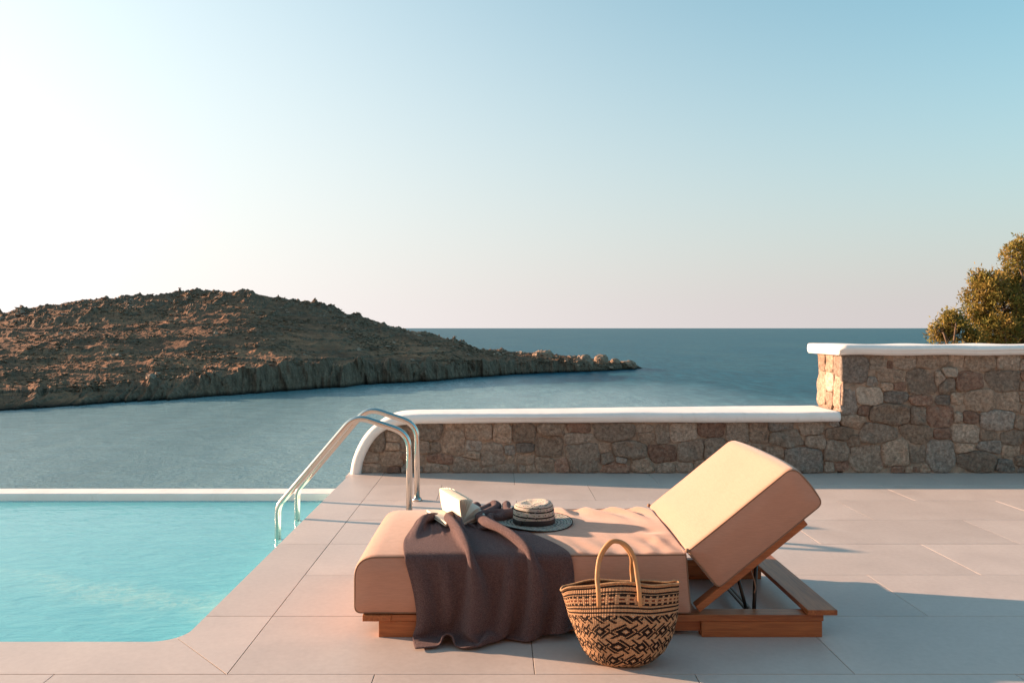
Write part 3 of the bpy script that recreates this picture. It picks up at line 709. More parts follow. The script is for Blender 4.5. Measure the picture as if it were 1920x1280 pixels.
# ------------------------------------------------------------------ sun lounger
LX0, LX1, LY0, LY1 = -.61, .818, 3.36, 4.225; FT = .095; TOP = .340
lg = tag(empty('sun_lounger', (.4, 3.8, 0)), 'teak sun lounger with thick beige canvas mattress and raised backrest', 'sun lounger')
def dome(y): return .014 * (1 - np.abs((y - (LY0 + LY1) / 2) / ((LY1 - LY0) / 2)) ** 3)
def cushion(name, prof, y0, y1, r, ny, disp=None, to=None):
    P = np.array(prof); n = len(P); T = np.roll(P, -1, 0) - np.roll(P, 1, 0); T /= np.linalg.norm(T, axis=1)[:, None] + 1e-9
    c = P.mean(0); c[1] = (P[:, 1].min() + P[:, 1].max()) / 2
    half = (P[:, 1].max() - P[:, 1].min()) / 2; ctr0 = np.stack([np.clip(P[:, 0], P[:, 0].min() + half, P[:, 0].max() - half), np.full(n, c[1])], -1)
    N = ctr0 - P; N /= np.linalg.norm(N, axis=1)[:, None]        # inward, towards the middle line: never folds over at the corners
    rows = []
    def capring(y, side):
        out = []
        for s, d in ((.45, .010), (.7, .008), (.9, .003)):
            Q = P + N * r; half = (P[:, 1].max() - P[:, 1].min()) / 2; ctr = np.stack([np.clip(Q[:, 0], P[:, 0].min() + half, P[:, 0].max() - half), np.full(n, c[1])], -1)
            out.append((ctr + (Q - ctr) * s, y - side * d))
        return out
    a = capring(y0, 1)
    rows += a
    for k in range(6):
        t = k / 5 * math.pi / 2; rows.append((P + N * r * (1 - math.sin(t)), y0 + r * (1 - math.cos(t))))
    for y in np.linspace(y0 + r, y1 - r, ny)[1:-1]: rows.append((P, y))
    for k in range(6):
        t = (5 - k) / 5 * math.pi / 2; rows.append((P + N * r * (1 - math.sin(t)), y1 - r * (1 - math.cos(t))))
    rows += capring(y1, -1)[::-1]
    V = np.array([[(p[0], y, p[1]) for p in Q] for Q, y in rows]).reshape(-1, 3)
    if disp is not None: V = disp(V)
    if to is not None: V = to(V)
    m = len(rows); Fc = [(i * n + k, (i + 1) * n + k, (i + 1) * n + (k + 1) % n, i * n + (k + 1) % n) for i in range(m - 1) for k in range(n)]
    Fc += [tuple(range(n))[::-1], tuple((m - 1) * n + k for k in range(n))]
    bm = bmesh.new(); bv = [bm.verts.new(v) for v in V]
    for f in Fc: bm.faces.new([bv[i] for i in f])
    bmesh.ops.recalc_face_normals(bm, faces=bm.faces[:]); return bm_mesh(bm, name)
def rounded_profile(corners, n_edge):
    # corners: (x, z, radius) counter-clockwise
    k = len(corners); out = []
    for i in range(k):
        p0 = np.array(corners[i - 1][:2]); p = np.array(corners[i][:2]); p1 = np.array(corners[(i + 1) % k][:2]); r = corners[i][2]
        a = (p0 - p) / np.linalg.norm(p0 - p); b = (p1 - p) / np.linalg.norm(p1 - p)
        for t in np.linspace(0, 1, 9): out.append((1 - t) ** 2 * (p + a * r) + 2 * t * (1 - t) * p + t * t * (p + b * r))
    Pn = []
    for i in range(len(out)):
        a, b = out[i], out[(i + 1) % len(out)]; d = np.linalg.norm(b - a); m = max(1, int(d / n_edge))
        for j in range(m): Pn.append(a + (b - a) * j / m)
    return Pn
seat_prof = rounded_profile([(LX0, FT + .002, .035), (LX1, FT + .002, .02), (LX1 - .022, TOP + .012, .012), (LX0 + .0, TOP, .095)], .012)
def wrinkle(x, y):
    e = sstep(.30, .78, x)
    f = np.exp(-((y - LY0) / .20) ** 2); b = np.exp(-((LY1 - y) / .22) ** 2)
    q = x + .20 * (y - LY0) * 1.6 + .02 * vnoise(x * 6, y * 6, None, 3)
    w1 = np.sin(q * 62 + 2.2 * vnoise(x * 5, y * 3, None, 5)) * (.5 + .5 * vnoise(x * 4, y * 2, None, 8)) * f * sstep(.12, .4, x)
    q2 = x - .34 * (LY1 - y) + .03 * vnoise(x * 5, y * 5, None, 4)
    w2 = np.sin(q2 * 46 + 2.0 * vnoise(x * 3, y * 3, None, 6)) * b * sstep(.02, .3, x)
    w3 = vnoise(x * 5, y * 3.2, None, 7) * .5
    return .0125 * w1 * (1 - .4 * e) + .0125 * w2 + .006 * w3 * sstep(-.2, .3, x) + .012 * np.exp(-((x - .70) / .05) ** 2) * np.exp(-((y - 3.60) / .10) ** 2) * vnoise(x * 14, y * 10, None, 9)
def seat_disp(V):
    up = sstep(TOP - .05, TOP - .004, V[:, 2]); yy = np.clip(V[:, 1], LY0, LY1)
    inn = sstep(0, .03, V[:, 1] - LY0) * sstep(0, .03, LY1 - V[:, 1])
    V = V.copy(); V[:, 2] += up * (dome(yy) + inn * wrinkle(V[:, 0], yy) * (V[:, 0] < LX1 - .03)); return V
mat_o = part('mattress', cushion('mattress', seat_prof, LY0, LY1, .022, 70, seat_disp), M['cushion'], lg, True)
def loop_tube(prof, y, inset, to=None, r=.0036, keep=None, disp=None):
    P = np.array(prof); T = np.roll(P, -1, 0) - np.roll(P, 1, 0); T /= np.linalg.norm(T, axis=1)[:, None] + 1e-9; N = np.stack([-T[:, 1], T[:, 0]], -1)
    Q = P + N * inset; V = np.array([(q[0], y, q[1]) for q in Q])
    if disp is not None: V = disp(V)
    if to is not None: V = to(V)
    return tube('piping', V.tolist(), r, 6, closed=True)
def sub(name, me, mat, parent, root, smooth=True):
    o = link(name, me, mat, None, smooth); o.parent = parent; return o
for y in (LY0 + .006, LY1 - .006): sub('piping', loop_tube(seat_prof, y, .006, disp=seat_disp), M['piping'], mat_o, lg)

ANG = R(39); HG = np.array([.795, .362])
back_prof = rounded_profile([(0, -.212, .03), (.575, -.212, .035), (.575, 0, .05), (0, 0, .012)], .02)
def to_back(V):
    s, t = V[:, 0], V[:, 2]; return np.stack([HG[0] + s * math.cos(ANG) - t * math.sin(ANG), V[:, 1], HG[1] + s * math.sin(ANG) + t * math.cos(ANG)], -1)
def back_disp(V):
    V = V.copy(); yy = np.clip(V[:, 1], LY0, LY1); d = 1 - np.abs((yy - (LY0 + LY1) / 2) / ((LY1 - LY0) / 2)) ** 3
    V[:, 2] += sstep(-.05, -.005, V[:, 2]) * (.010 * d + .0025 * vnoise(V[:, 0] * 5, yy * 4, None, 12)) * sstep(0, .1, V[:, 0])
    V[:, 0] += sstep(.5, .57, V[:, 0]) * (.028 * d * (1 - ((V[:, 2] + .106) / .106).clip(-1, 1) ** 2) + .008 * (1 - ((V[:, 2] + .106) / .106).clip(-1, 1) ** 2)); return V
bk = part('backrest', cushion('backrest', back_prof, LY0 + .002, LY1 - .002, .022, 50, back_disp, to_back), M['cushion'], lg, True)
for y in (LY0 + .008, LY1 - .008): sub('piping', loop_tube(back_prof, y, .006, to_back, disp=back_disp), M['piping'], bk, lg)

FX0, FX1, FY0, FY1 = -.570, 1.425, 3.352, 4.215; PT = .027; zt = FT
part('side_rail', box('side_rail', FX0 + .055, FX1 - .055, FY0 + .010, FY0 + .085, zt - PT, zt - .0005, .002), M['wood_x'], lg)
part('side_rail', box('side_rail', FX0 + .055, FX1 - .055, FY1 - .085, FY1 - .010, zt - PT, zt - .0005, .002), M['wood_x'], lg)
part('end_board', box('end_board', FX1 - .125, FX1, FY0, FY1, zt + .0005, zt + .023, .003), M['wood_y'], lg)
part('end_board', box('end_board', FX0, FX0 + .12, FY0, FY1, zt - PT + .002, zt + .0012, .003), M['wood_y'], lg)
for y0 in (FY0 + .012, FY1 - .072):
    part('foot_block', box('foot_block', .857, 1.365, y0, y0 + .06, 0, zt - PT - .001, .002), M['wood_x'], lg)
    part('foot_block', box('foot_block', -.503, .02, y0, y0 + .06, 0, zt - PT - .001, .002), M['wood_x'], lg)
    part('lower_beam', box('lower_beam', .02, .857, y0 + .018, y0 + .052, .02, zt - PT - .001, .002), M['wood_x'], lg)
for i in range(9):
    x = -.43 + i * .14; part('slat', box('slat', x, x + .075, FY0 + .085, FY1 - .085, zt - PT, zt - .002, .003), M['wood_y'], lg)
part('cross_beam', box('cross_beam', .80, .85, FY0 + .086, FY1 - .086, zt - .06, zt - .004, .002), M['wood_y'], lg)
part('notched_rail', box('notched_rail', .90, 1.30, FY1 - .125, FY1 - .086, zt - .06, zt + .02, .002), M['wood_x'], lg)
Mb = Matrix.Translation((HG[0], 0, HG[1])) @ Matrix.Rotation(-ANG, 4, 'Y')
for y0 in (LY0 + .025, LY1 - .085):
    part('back_frame', box('back_frame', -.12, .47, y0, y0 + .055, -.244, -.2135, .003, Mb), M['wood_x'], lg)
for i in range(6):
    s = .01 + i * .078; part('back_slat', box('back_slat', s, s + .052, LY0 + .081, LY1 - .086, -.236, -.2145, .002, Mb), M['wood_y'], lg)
pb = lambda s, t, y: (HG[0] + s * math.cos(ANG) - t * math.sin(ANG), y, HG[1] + s * math.sin(ANG) + t * math.cos(ANG))
pr = empty_pts = None
prop = [pb(.24, -.240, 3.50), (1.12, 3.50, .052), (1.12, 4.08, .052), pb(.24, -.240, 4.08)]
part('prop_bar', tube('prop_bar', fillet(prop, .02, 5), .009, 10), M['black_metal'], lg, True)
prop = [pb(.13, -.240, 3.54), (1.10, 3.54, .055), (1.10, 4.04, .055), pb(.13, -.240, 4.04)]
part('prop_bar', tube('prop_bar', fillet(prop, .02, 5), .008, 10), M['black_metal'], lg, True)
# canvas ties where mattress and backrest meet
part('tie', tube('tie', spline([pb(.17, -.245, 3.44), (1.10, 3.435, .22), (1.105, 3.43, .185), (1.098, 3.428, .165)], 5), .003, 6), M['piping'], lg, True)
for y in (LY0 + .004, LY1 - .004):
    bm = bmesh.new(); bmesh.ops.create_uvsphere(bm, u_segments=10, v_segments=8, radius=.010, matrix=Matrix.Translation((HG[0] + .001, y, HG[1] + .002))); part('tie_knot', bm_mesh(bm, 'tie_knot'), M['piping'], lg, True)

# ------------------------------------------------------------------ towel (draped with a small cloth simulation)
def towel():
    na, nb = 60, 96; W, L = .83, 1.25; ha, hb = W / (na - 1), L / (nb - 1)
    A, B = np.meshgrid(np.linspace(0, 1, na), np.linspace(0, 1, nb), indexing='ij')
    s0 = .075 * sstep(.35, 1.0, A) + .02 * sstep(.12, 0, A); s = s0 + B * (L - s0); hb = ((L - s0[:, :1]) / (nb - 1))[..., None]
    hang = .318
    t = np.clip((s - hang) / (L - hang), 0, 1)
    # plan: wide at the front edge, gathered under the book, a narrow tail to the far edge
    wdt = np.interp(t, [0, .22, .5, .7, 1], [.66, .56, .36, .28, .24]); xc = np.interp(t, [0, .25, .5, .75, 1], [-.01, -.08, -.19, -.12, -.03])
    X = xc + (A - .5) * wdt + np.where(s < hang, -(hang - s) * (A - .45) * .10, 0)
    Y = np.where(s < hang, LY0 - .02, LY0 + t * .83)
    ph = A * 2 * math.pi * 2.2 + 1.6 * np.sin(B * 4) + 1.1 + 1.4 * A * A
    amp = .5 * np.sqrt(np.clip((W / wdt) ** 2 - 1, 0, 9)) * W / (2.2 * 4) * .55
    Z = np.where(s < hang, TOP + .01 - (hang - s), TOP + .03 + amp * (1 + np.sin(ph)))
    Y = Y - np.where(s < hang, .035 * (1 + np.sin(ph)) * (.35 + (hang - s) / hang), 0)
    p = np.stack([X, Y, Z], -1) + rng.normal(0, .0006, X.shape + (3,)); v = np.zeros_like(p)
    pin = np.zeros_like(X); pin[(t > .42) & (t < .60)] = .25; pinx = np.where(s < hang + .10, .06, 0)
    pin[(t > .97)] = .06
    anchor = p.copy(); anchor[..., 2] = np.where(t > 0, TOP + .014 + np.minimum((anchor[..., 2] - TOP - .03) * .55, np.interp(t, [0, .5, .7, 1], [.06, .055, .035, .03])), anchor[..., 2])
    cons = []
    def add(sl1, sl2, rest, k): cons.append((sl1, sl2, rest, k))
    f_ = slice(None)
    for o in (0, 1):
        add((slice(o, na - 1, 2), f_), (slice(o + 1, na, 2), f_), ha, 1.0); add((f_, slice(o, nb - 1, 2)), (f_, slice(o + 1, nb, 2)), hb, 1.0)
    dg = math.hypot(ha, float(np.mean(hb)))
    for o in (0, 1):
        add((slice(o, na - 1, 2), slice(0, nb - 1)), (slice(o + 1, na, 2), slice(1, nb)), dg, .35); add((slice(o, na - 1, 2), slice(1, nb)), (slice(o + 1, na, 2), slice(0, nb - 1)), dg, .35)
    for o in range(4):
        q = slice(o, na - 3, 4), slice(o + 3, na, 4); m_ = min(len(range(*q[0].indices(na))), len(range(*q[1].indices(na))))
        add((slice(o, o + 4 * m_ - 3, 4), f_), (slice(o + 3, o + 3 + 4 * m_ - 3, 4), f_), 3 * ha, .14)
        q = slice(o, nb - 3, 4), slice(o + 3, nb, 4); m_ = min(len(range(*q[0].indices(nb))), len(range(*q[1].indices(nb))))
        add((f_, slice(o, o + 4 * m_ - 3, 4)), (f_, slice(o + 3, o + 3 + 4 * m_ - 3, 4)), 3 * hb, .05)
    rad = .020; th = .011
    lo = np.array([LX0 + rad, LY0 + rad, -1.0]); hi = np.array([LX1 - rad, LY1 - rad, TOP - rad])
    dt = 1 / 70
    for step in range(260):
        v *= .965; v[..., 2] -= 4.5 * dt; old = p.copy(); p = p + v * dt
        p += (anchor - p) * pin[..., None]; p[..., 0] += (anchor[..., 0] - p[..., 0]) * pinx
        for it in range(9):
            for a, b, rest, k in cons:
                d = p[b] - p[a]; l = np.linalg.norm(d, axis=-1, keepdims=True) + 1e-9; c = d * (.5 * k * (l - rest) / l); p[a] += c; p[b] -= c
            zd = dome(np.clip(p[..., 1], LY0, LY1)); q = p.copy(); q[..., 2] -= zd
            near = np.clip(q, lo, hi); d = q - near; l = np.linalg.norm(d, axis=-1)
            inside = l < rad + th
            deep = l < 1e-6
            n_ = d / (l[..., None] + 1e-9); n_[deep] = (0, 0, 1)
            tgt = near + n_ * (rad + th); tgt[deep] = np.stack([q[deep][:, 0], q[deep][:, 1], np.full(deep.sum(), TOP + th)], -1)
            tgt[..., 2] += zd; p = np.where(inside[..., None], tgt, p)
            p[..., 2] = np.maximum(p[..., 2], .012)
        fr = np.where(inside[..., None], .12, 1.0)
        v = (p - old) / dt * fr
    idx = np.arange(na * nb).reshape(na, nb)
    f = np.stack([idx[:-1, :-1], idx[1:, :-1], idx[1:, 1:], idx[:-1, 1:]], -1).reshape(-1, 4)
    o = link('towel', mesh('towel', p.reshape(-1, 3), f), M['towel'], None, True)
    m = o.modifiers.new('thick', 'SOLIDIFY'); m.thickness = .007; m.offset = 0
    m = o.modifiers.new('smooth', 'SUBSURF'); m.levels = 1; m.render_levels = 2
    tag(o, 'dark plum brown terry towel draped over the front of the lounger', 'towel'); return p
TP = towel()

# ------------------------------------------------------------------ open book on the towel
def make_book():
    bx, by, bz = -.168, 3.765, .374
    root = tag(empty('open_book', (bx, by, bz)), 'open paperback book with cream pages fanned upright lying on the towel', 'book')
    e = np.array([-.52, .85, .10]); e /= np.linalg.norm(e); w = np.array([.85, .52, 0]); up = np.cross(w, e); up /= np.linalg.norm(up)
    if up[2] < 0: up = -up
    Ls, Wd = .205, .122
    def pt(s, a, b): return np.array([bx, by, bz]) + e * s + w * a + up * b
    def sheet(name, curve, th, mat, s0=0, s1=Ls, ns=3, sk=0.0):
        # curve: list of (a,b); solid strip extruded along the spine
        C_ = np.array(curve); T = np.gradient(C_, axis=0); T /= np.linalg.norm(T, axis=1)[:, None]; N = np.stack([-T[:, 1], T[:, 0]], -1)
        loop = [tuple(c + n_ * th / 2) for c, n_ in zip(C_, N)] + [tuple(c - n_ * th / 2) for c, n_ in zip(C_[::-1], N[::-1])]
        m = len(loop); V = []
        for k in range(ns):
            s = s0 + (s1 - s0) * k / (ns - 1); fx = 1 + sk * k / (ns - 1)
            V += [pt(s, a * fx, b * (1 + sk * .5 * k / (ns - 1))) for a, b in loop]
        Fc = [(k * m + j, k * m + (j + 1) % m, (k + 1) * m + (j + 1) % m, (k + 1) * m + j) for k in range(ns - 1) for j in range(m)]
        h = len(C_)
        for base, fl in ((0, 1), ((ns - 1) * m, 0)):
            for j in range(h - 1):
                q = (base + j, base + j + 1, base + m - 2 - j, base + m - 1 - j); Fc.append(q[::-1] if fl else q)
        bm = bmesh.new(); bv = [bm.verts.new(v) for v in V]
        for f in Fc: bm.faces.new([bv[i] for i in f])
        bmesh.ops.recalc_face_normals(bm, faces=bm.faces[:]); part(name, bm_mesh(bm, name), mat, root)
    sheet('cover', [(-.095, .008), (-.05, .004), (0, 0), (.07, .006), (.14, .020)], .0016, M['book_cover'], -.003, Ls + .003)
    def arch(sign, h0, tip, n=9): return [(sign * (Wd * k / (n - 1)), h0 * math.sin(min(1, k / (n - 1) * 1.6) * math.pi * .5) * (1 - .5 * k / (n - 1)) + tip * (k / (n - 1)) ** 2 + .004) for k in range(n)]
    sheet('page_block', [(a * .72, b) for a, b in arch(-1, .012, .008)], .009, M['paper'])
    sheet('page_block', arch(1, .014, .022), .009, M['paper'])
    def fan(a0, bend, n=9, ln=.112):
        out = [(0., .012)]; a = a0
        for k in range(n): out.append((out[-1][0] + math.cos(a) * ln / n, out[-1][1] + math.sin(a) * ln / n)); a += bend / n
        return out
    for a0, bd in ((108, -14), (105, -14), (102, -13), (98, -12), (93, -12), (86, -10), (77, -8), (66, -8)):
        sheet('page', fan(R(a0), R(bd)), .0011, M['paper'], 0, Ls, 3)
    for a0, bd in ((48, -30), (38, -18), (30, -12)): sheet('page', fan(R(a0), R(bd)), .0009, M['paper'], 0, Ls, 3)
make_book()

# ------------------------------------------------------------------ straw hat
def make_hat():
    hx, hy, hz = (1001 - PX) * 3.84 / F, 3.84, TOP + .022
    root = tag(empty('straw_hat', (hx, hy, hz)), 'black and cream striped straw hat with black ribbon band on the mattress', 'hat')
    def lathe(name, prof, colf, seg=120, shape=None):
        V, UV, Cc = [], [], []; n = len(prof)
        for i, (r, z) in enumerate(prof):
            for k in range(seg):
                a = 2 * math.pi * k / seg; x, y, zz = r * math.cos(a), r * math.sin(a), z
                if shape: x, y, zz = shape(x, y, zz, a, r)
                V.append((hx + x, hy + y, hz + zz))
        Fc = [(i * seg + k, i * seg + (k + 1) % seg, (i + 1) * seg + (k + 1) % seg, (i + 1) * seg + k) for i in range(n - 1) for k in range(seg)]
        me = mesh(name, V, Fc); ca = me.color_attributes.new('Col', 'FLOAT_COLOR', 'CORNER'); uv = me.uv_layers.new(name='UVMap')
        cols = []; uvs = []
        for i in range(n - 1):
            for k in range(seg):
                c = colf(i, k); cols += [*c, 1] * 4; uvs += [k, i, k + 1, i, k + 1, i + 1, k, i + 1]
        ca.data.foreach_set('color', cols); uv.data.foreach_set('uv', uvs)
        return me
    cream, dark = (.80, .71, .60), (.030, .024, .022)
    r_ = random.Random(4)
    def brimc(i, k):
        if i >= 40: return (.02, .018, .018)
        s = (.9 if i in (6, 7, 14, 15, 22, 28, 33, 36) else .22 if i % 3 == 0 else .05)
        return dark if r_.random() < s else tuple(c * r_.uniform(.75, 1) for c in (.70, .64, .55))
    brim = [(.098 + (.187 - .098) * i / 42, .004 + .004 * (i / 42) ** 2) for i in range(43)]
    def bshape(x, y, z, a, r):
        f = (r - .098) / .09; return x, y * .97, z + f * f * (.008 * math.cos(a - .5) ** 2 + .004 * math.sin(2 * a) - .002)
    me = lathe('brim', brim, brimc, shape=bshape); o = part('brim', me, M['hat'], root, True); md = o.modifiers.new('thick', 'SOLIDIFY'); md.thickness = .003
    crown = [(.100, .004), (.0995, .012)] + [(.099 - .006 * i / 30 + .003 * math.sin(i / 30 * math.pi), .016 + .072 * i / 30) for i in range(31)]
    crown += [(.0915 - .0915 * (1 - math.cos(t)) * .28, .088 + .018 * math.sin(t)) for t in np.linspace(.1, math.pi / 2, 8)]
    crown += [(.064 * (1 - t), .106 - .014 * math.sin(t * math.pi / 2)) for t in np.linspace(.1, .98, 9)]
    def crc(i, k):
        s = .98 if i in (13, 14, 15, 24, 25, 26, 33) else .32 if i in (10, 19, 29, 37) else .03
        return dark if r_.random() < s else tuple(c * r_.uniform(.8, 1) for c in cream)
    def cshape(x, y, z, a, r):
        zz = z - .010 * max(0, z - .085) / .02 * (math.cos(a - .3) < -.1) * abs(math.cos(a - .3)) if z > .085 else z
        return x, y * .95, zz + .003 * math.sin(a * 2 + .4) * (z / .1)
    part('crown', lathe('crown', crown, crc, shape=cshape), M['hat'], root, True)
    band = [(.1015, .006), (.1022, .008), (.1022, .030), (.1012, .032)]
    me = lathe('ribbon_band', band, lambda i, k: dark, shape=lambda x, y, z, a, r: (x, y * .95, z + .0015 * math.sin(a * 3))); part('ribbon_band', me, M['ribbon'], root, True)
    bow = [(hx - .092 + .001, hy - .050, hz + .009)]
    a0 = R(222); bm = bmesh.new(); add_box(bm, -.004, .004, -.024, .024, 0, .022, .003)
    bmesh.ops.transform(bm, matrix=Matrix.Translation((hx + .1045 * math.cos(a0), hy + .099 * math.sin(a0), hz + .008)) @ Matrix.Rotation(a0, 4, 'Z'), verts=bm.verts[:])
    part('ribbon_bow', bm_mesh(bm, 'ribbon_bow'), M['ribbon'], root)
make_hat()

# ------------------------------------------------------------------ woven basket bag
def make_bag():
    bx, by = (1156 - PX) * 3.12 / F, 3.125
    root = tag(empty('basket_bag', (bx, by, 0)), 'woven tan and dark brown patterned basket bag with leather handles on the deck', 'bag')
    N, Rw = 288, 100
    tan, dark, red = (.64, .365, .20), (.026, .013, .009), (.20, .045, .018)
    rot = R(-7)
    def point(u, v):
        a = 2 * math.pi * u
        k = v ** .62 if v > 0 else 0
        lx = np.interp(v, [0, .05, .15, .35, .6, 1], [.080, .106, .134, .164, .196, .234]); rx_ = np.interp(v, [0, .05, .15, .35, .6, 1], [.115, .150, .182, .207, .220, .226])
        ry = np.interp(v, [0, .08, .3, .6, .85, 1], [.075, .098, .110, .100, .068, .046])
        ca, sa = math.cos(a), math.sin(a); e = .86
        x = (rx_ if ca > 0 else lx) * math.copysign(abs(ca) ** e, ca); y = ry * math.copysign(abs(sa) ** e, sa) * (1 - .45 * v * max(0, x / .23) ** 2)
        h = .306 + .006 * x / .23 - .026 * max(0, -x / .23) ** 1.6 + .006 * math.exp(-((x - .06) / .08) ** 2) * (sa < 0) - .006 * (sa > 0)
        z = .004 + h * v
        low = max(0, 1 - v / .09); y *= 1 - .05 * low ** 2
        z += v ** 3 * (.005 * math.sin(a * 3 + .6) + .003 * math.sin(a * 7)); x += .014 * v * v + .008 * math.sin(v * 3 + a * 2) + .004 * math.sin(a * 5 + v * 4); y += .005 * math.sin(a * 3 + 2 * v)
        c, s = math.cos(rot), math.sin(rot)
        return (bx + x * c - y * s, by + x * s + y * c, z)
    def pat(i, j):
        t = Rw - 1 - j
        if t < 34:
            if t in (0, 1): return tan
            if t in (2, 3, 8, 9): return dark
            if t < 11: return tan
            if t in (11, 12, 13): return dark if (i % 6 < 4 or t == 11) else tan
            if t in (16, 17): return red if i % 6 < 3 else tan
            if t in (20, 21, 22): return dark if (i % 6 < 4 or t == 22) else tan
            if t in (25, 26, 30, 31): return dark
            return tan
        y = t - 34 + 9; sh = (y // 18) * 4; x = i + sh
        cx, cy = x % 18 - 9, y % 18 - 9; d = abs(cx) + abs(cy)
        if 3 <= d <= 6: return dark
        if d < 1: return (.75, .68, .56)
        if d < 3: return tan
        odd = (y // 18) % 2
        q = (cx + cy) if odd else (cx - cy)
        if abs(q) <= 1: return dark
        p_ = (cx - cy) if odd else (cx + cy)
        if abs(abs(q) - 9) <= 1 and abs(p_) < 9: return dark
        if abs(abs(p_) - 10) <= 1 and abs(q) in (3, 4, 5, 6, 7, 8) and q * p_ > 0: return dark
        return tan
    V = []; Fc = []; cols = []; uvs = []; r_ = random.Random(2)
    for j in range(Rw + 1):
        for i in range(N):
            p = point(i / N, j / Rw); V.append(p)
    for j in range(Rw):
        for i in range(N):
            Fc.append((j * N + i, j * N + (i + 1) % N, (j + 1) * N + (i + 1) % N, (j + 1) * N + i))
            c = pat(i, j); k = r_.uniform(.82, 1.08); cols += [c[0] * k, c[1] * k, c[2] * k, 1] * 4; uvs += [i / 2, j / 2, (i + 1) / 2, j / 2, (i + 1) / 2, (j + 1) / 2, i / 2, (j + 1) / 2]
    ctr = len(V); V.append((bx, by, .003))
    for i in range(N):
        Fc.append((ctr, (i + 1) % N, i)); cols += [*tan, 1] * 3; uvs += [0, 0] * 3
    me = mesh('body', V, Fc); ca = me.color_attributes.new('Col', 'FLOAT_COLOR', 'CORNER'); uv = me.uv_layers.new(name='UVMap')
    ca.data.foreach_set('color', cols); uv.data.foreach_set('uv', uvs)
    part('body', me, M['bag'], root, True)
    # lining just inside the weave
    V = []; n2 = 72; m2 = 20
    for j in range(m2 + 1):
        for i in range(n2):
            p = np.array(point(i / n2, .06 + .937 * j / m2)); c = np.array([bx + .012, by, p[2]]); d = p - c; l = np.linalg.norm(d); V.append(p - d / l * .005)
    Fc = [(j * n2 + i, (j + 1) * n2 + i, (j + 1) * n2 + (i + 1) % n2, j * n2 + (i + 1) % n2) for j in range(m2) for i in range(n2)] + [tuple(range(n2))]
    part('lining', mesh('lining', V, Fc), M['bag_in'], root, True)
    rim = [np.array(point(i / 96, 1.0)) + (0, 0, .001) for i in range(96)]
    part('rim', tube('rim', [tuple(p) for p in rim], .0042, 8, closed=True), mat_simple('straw_rim', (.42, .24, .12), .85, 200, .5, .002, .3, 60), root, True)
    def handle(xa, xb, yo, top, lean, yin):
        o = yo * 1.0
        pts = [(xa, o - .012, .238), (xa - .002, o - .010, .300), (xa - .004, o * .8, .345), (xa + .010, lean, .415), (xa + .045, lean, top - .006), ((xa + xb) / 2 + .008, lean, top), (xb - .030, lean, top - .022), (xb - .006, lean, .405), (xb, o * .8, .345), (xb + .003, o - .010, .300), (xb + .006, o - .012, .240)]
        P = spline([(bx + x, by + y, z) for x, y, z in pts], 6)
        part('handle', tube('handle', [tuple(p) for p in P], .0088, 10, flat=(1.0, .45)), M['leather'], root, True)
    handle(-.078, .072, -.072, .474, -.030, .0)
    handle(-.066, .066, .040, .466, .004, .0)
make_bag()

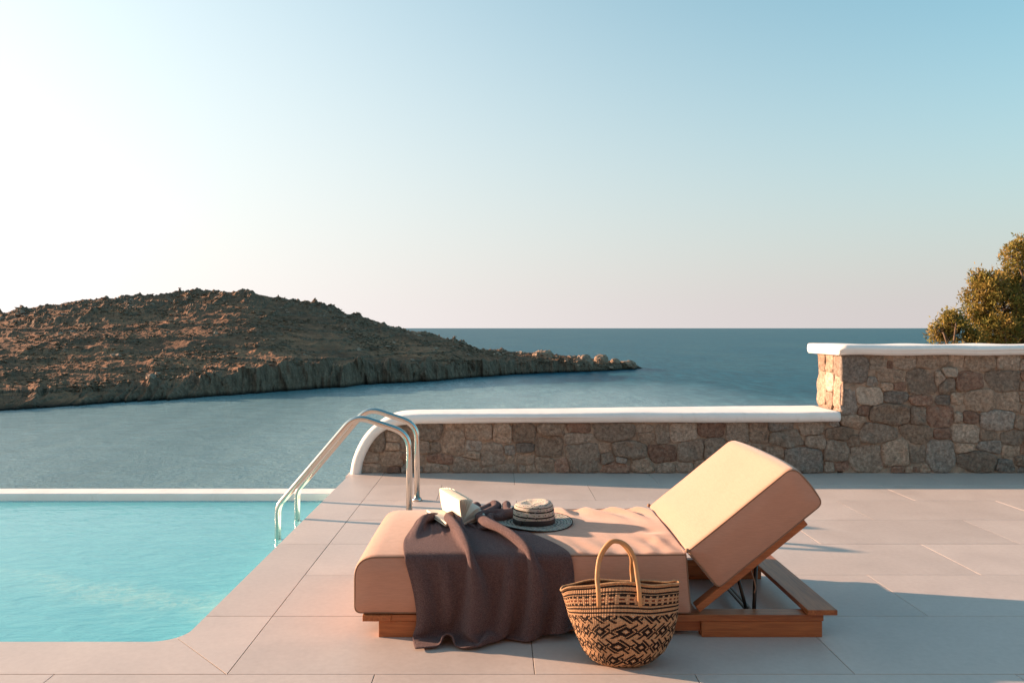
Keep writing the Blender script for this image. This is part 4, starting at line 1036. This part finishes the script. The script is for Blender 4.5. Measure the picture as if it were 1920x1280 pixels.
# ------------------------------------------------------------------ tamarisk trees behind the tall wall
def make_tree(name, label, Y, blobs, trunk_px, seed, nleaf):
    r_ = np.random.default_rng(seed); base = (px(trunk_px, 700, Y)[0], Y, -1.4 - .235 * (Y - 8))
    root = tag(empty(name, base), label, 'tree', 'trees beyond the tall stone wall')
    cs = []
    for x, y, r, dy in blobs:
        X, _, Z = px(x, y, Y); cs.append((np.array([X, Y + dy, Z]), r * Y / F))
    # limbs
    V = []; Fc = []
    def limb(P, r0, r1):
        n = len(P); me = tube('l', P, [r0 + (r1 - r0) * k / (n - 1) for k in range(n)], 7); o = len(V)
        V.extend([v.co[:] for v in me.vertices]); Fc.extend([tuple(o + i for i in p.vertices) for p in me.polygons]); bpy.data.meshes.remove(me)
    fork = np.array(base) + (0.1, 0, 2.0)
    limb([tuple(p) for p in spline([base, np.array(base) + (.12, .05, 1.0), fork], 5)], .17, .11)
    for c, r in cs:
        mid_ = (fork + c) / 2 + r_.normal(0, .15, 3); limb([tuple(p) for p in spline([fork - (0, 0, .1), mid_, c + r_.normal(0, .1, 3)], 5)], .075, .015)
        for k in range(7):
            d = r_.normal(0, 1, 3); d /= np.linalg.norm(d); limb([tuple(c), tuple(c + d * r * .55 + (0, 0, .05)), tuple(c + d * r * 1.0)], .016, .004)
    part('trunk', mesh('trunk', V, Fc), M['bark'], root, True)
    # feathery sprays: each a short bundle of narrow leaves around a twig tip
    lv = []; lf = []; lc = []
    tot = sum(r ** 2 for c, r in cs)
    for c, r in cs:
        ns = int(nleaf * r ** 2 / tot / 14)
        D = r_.normal(0, 1, (ns, 3)); D /= np.linalg.norm(D, axis=1)[:, None]
        RAD = r * (r_.uniform(.25, 1.0, ns) ** .45) * (1 + .22 * fbm(D[:, 0] * 2.4 + seed, D[:, 1] * 2.4, D[:, 2] * 2.4, 3, seed))
        Pp = c + D * RAD[:, None]; keep = vnoise(Pp[:, 0] * 3.2, Pp[:, 1] * 3.2, Pp[:, 2] * 3.2, seed + 5) > -.28
        for d, rad in zip(D[keep], RAD[keep]):
            p = c + d * rad * (1, .9, .95); g = r_.uniform(0, 1); b = r_.uniform(.7, 1.15)
            col = (np.array([.20, .19, .042]) * (1 - g) + np.array([.36, .235, .065]) * g) * b
            for k in range(14):
                q = p + r_.normal(0, .055, 3); a = d * .6 + r_.normal(0, .6, 3) + (0, 0, .25); a /= np.linalg.norm(a); s = np.cross(a, r_.normal(0, 1, 3)); s /= np.linalg.norm(s) + 1e-9
                ln, wd_ = r_.uniform(.05, .11), r_.uniform(.009, .019); i = len(lv)
                lv += [q - a * ln * .5, q + s * wd_, q + a * ln * .6, q - s * wd_]; lf.append((i, i + 1, i + 2, i + 3)); lc += [col[0], col[1], col[2], 1] * 4
    me = bpy.data.meshes.new('crown'); me.from_pydata([tuple(x) for x in lv], [], lf); me.update()
    ca = me.color_attributes.new('Col', 'FLOAT_COLOR', 'CORNER'); ca.data.foreach_set('color', lc)
    part('crown', me, M['leaf'], root)
make_tree('tamarisk_tree', 'tall feathery tamarisk tree with yellowish green crown behind the tall wall', 17.5,
    [(1905, 480, 26, 0), (1888, 530, 34, .2), (1848, 540, 34, -.1), (1832, 522, 20, 0), (1836, 565, 30, .1), (1835, 600, 26, 0), (1880, 580, 44, 0), (1930, 560, 50, .3), (1862, 620, 38, -.2), (1905, 632, 44, 0), (1845, 650, 30, .2), (1960, 610, 60, .2), (1945, 510, 42, .3), (2000, 560, 60, .2), (2020, 640, 60, 0), (1890, 680, 50, .2), (1950, 690, 60, 0), (1915, 455, 14, 0)], 1930, 3, 62000)
make_tree('tamarisk_tree', 'small low tamarisk beside the tall tamarisk tree above the wall', 17.0,
    [(1784, 603, 22, 0), (1765, 622, 22, 0), (1803, 625, 28, .1), (1822, 642, 24, 0), (1772, 648, 26, 0), (1812, 652, 28, 0), (1790, 680, 34, 0)], 1790, 8, 14000)
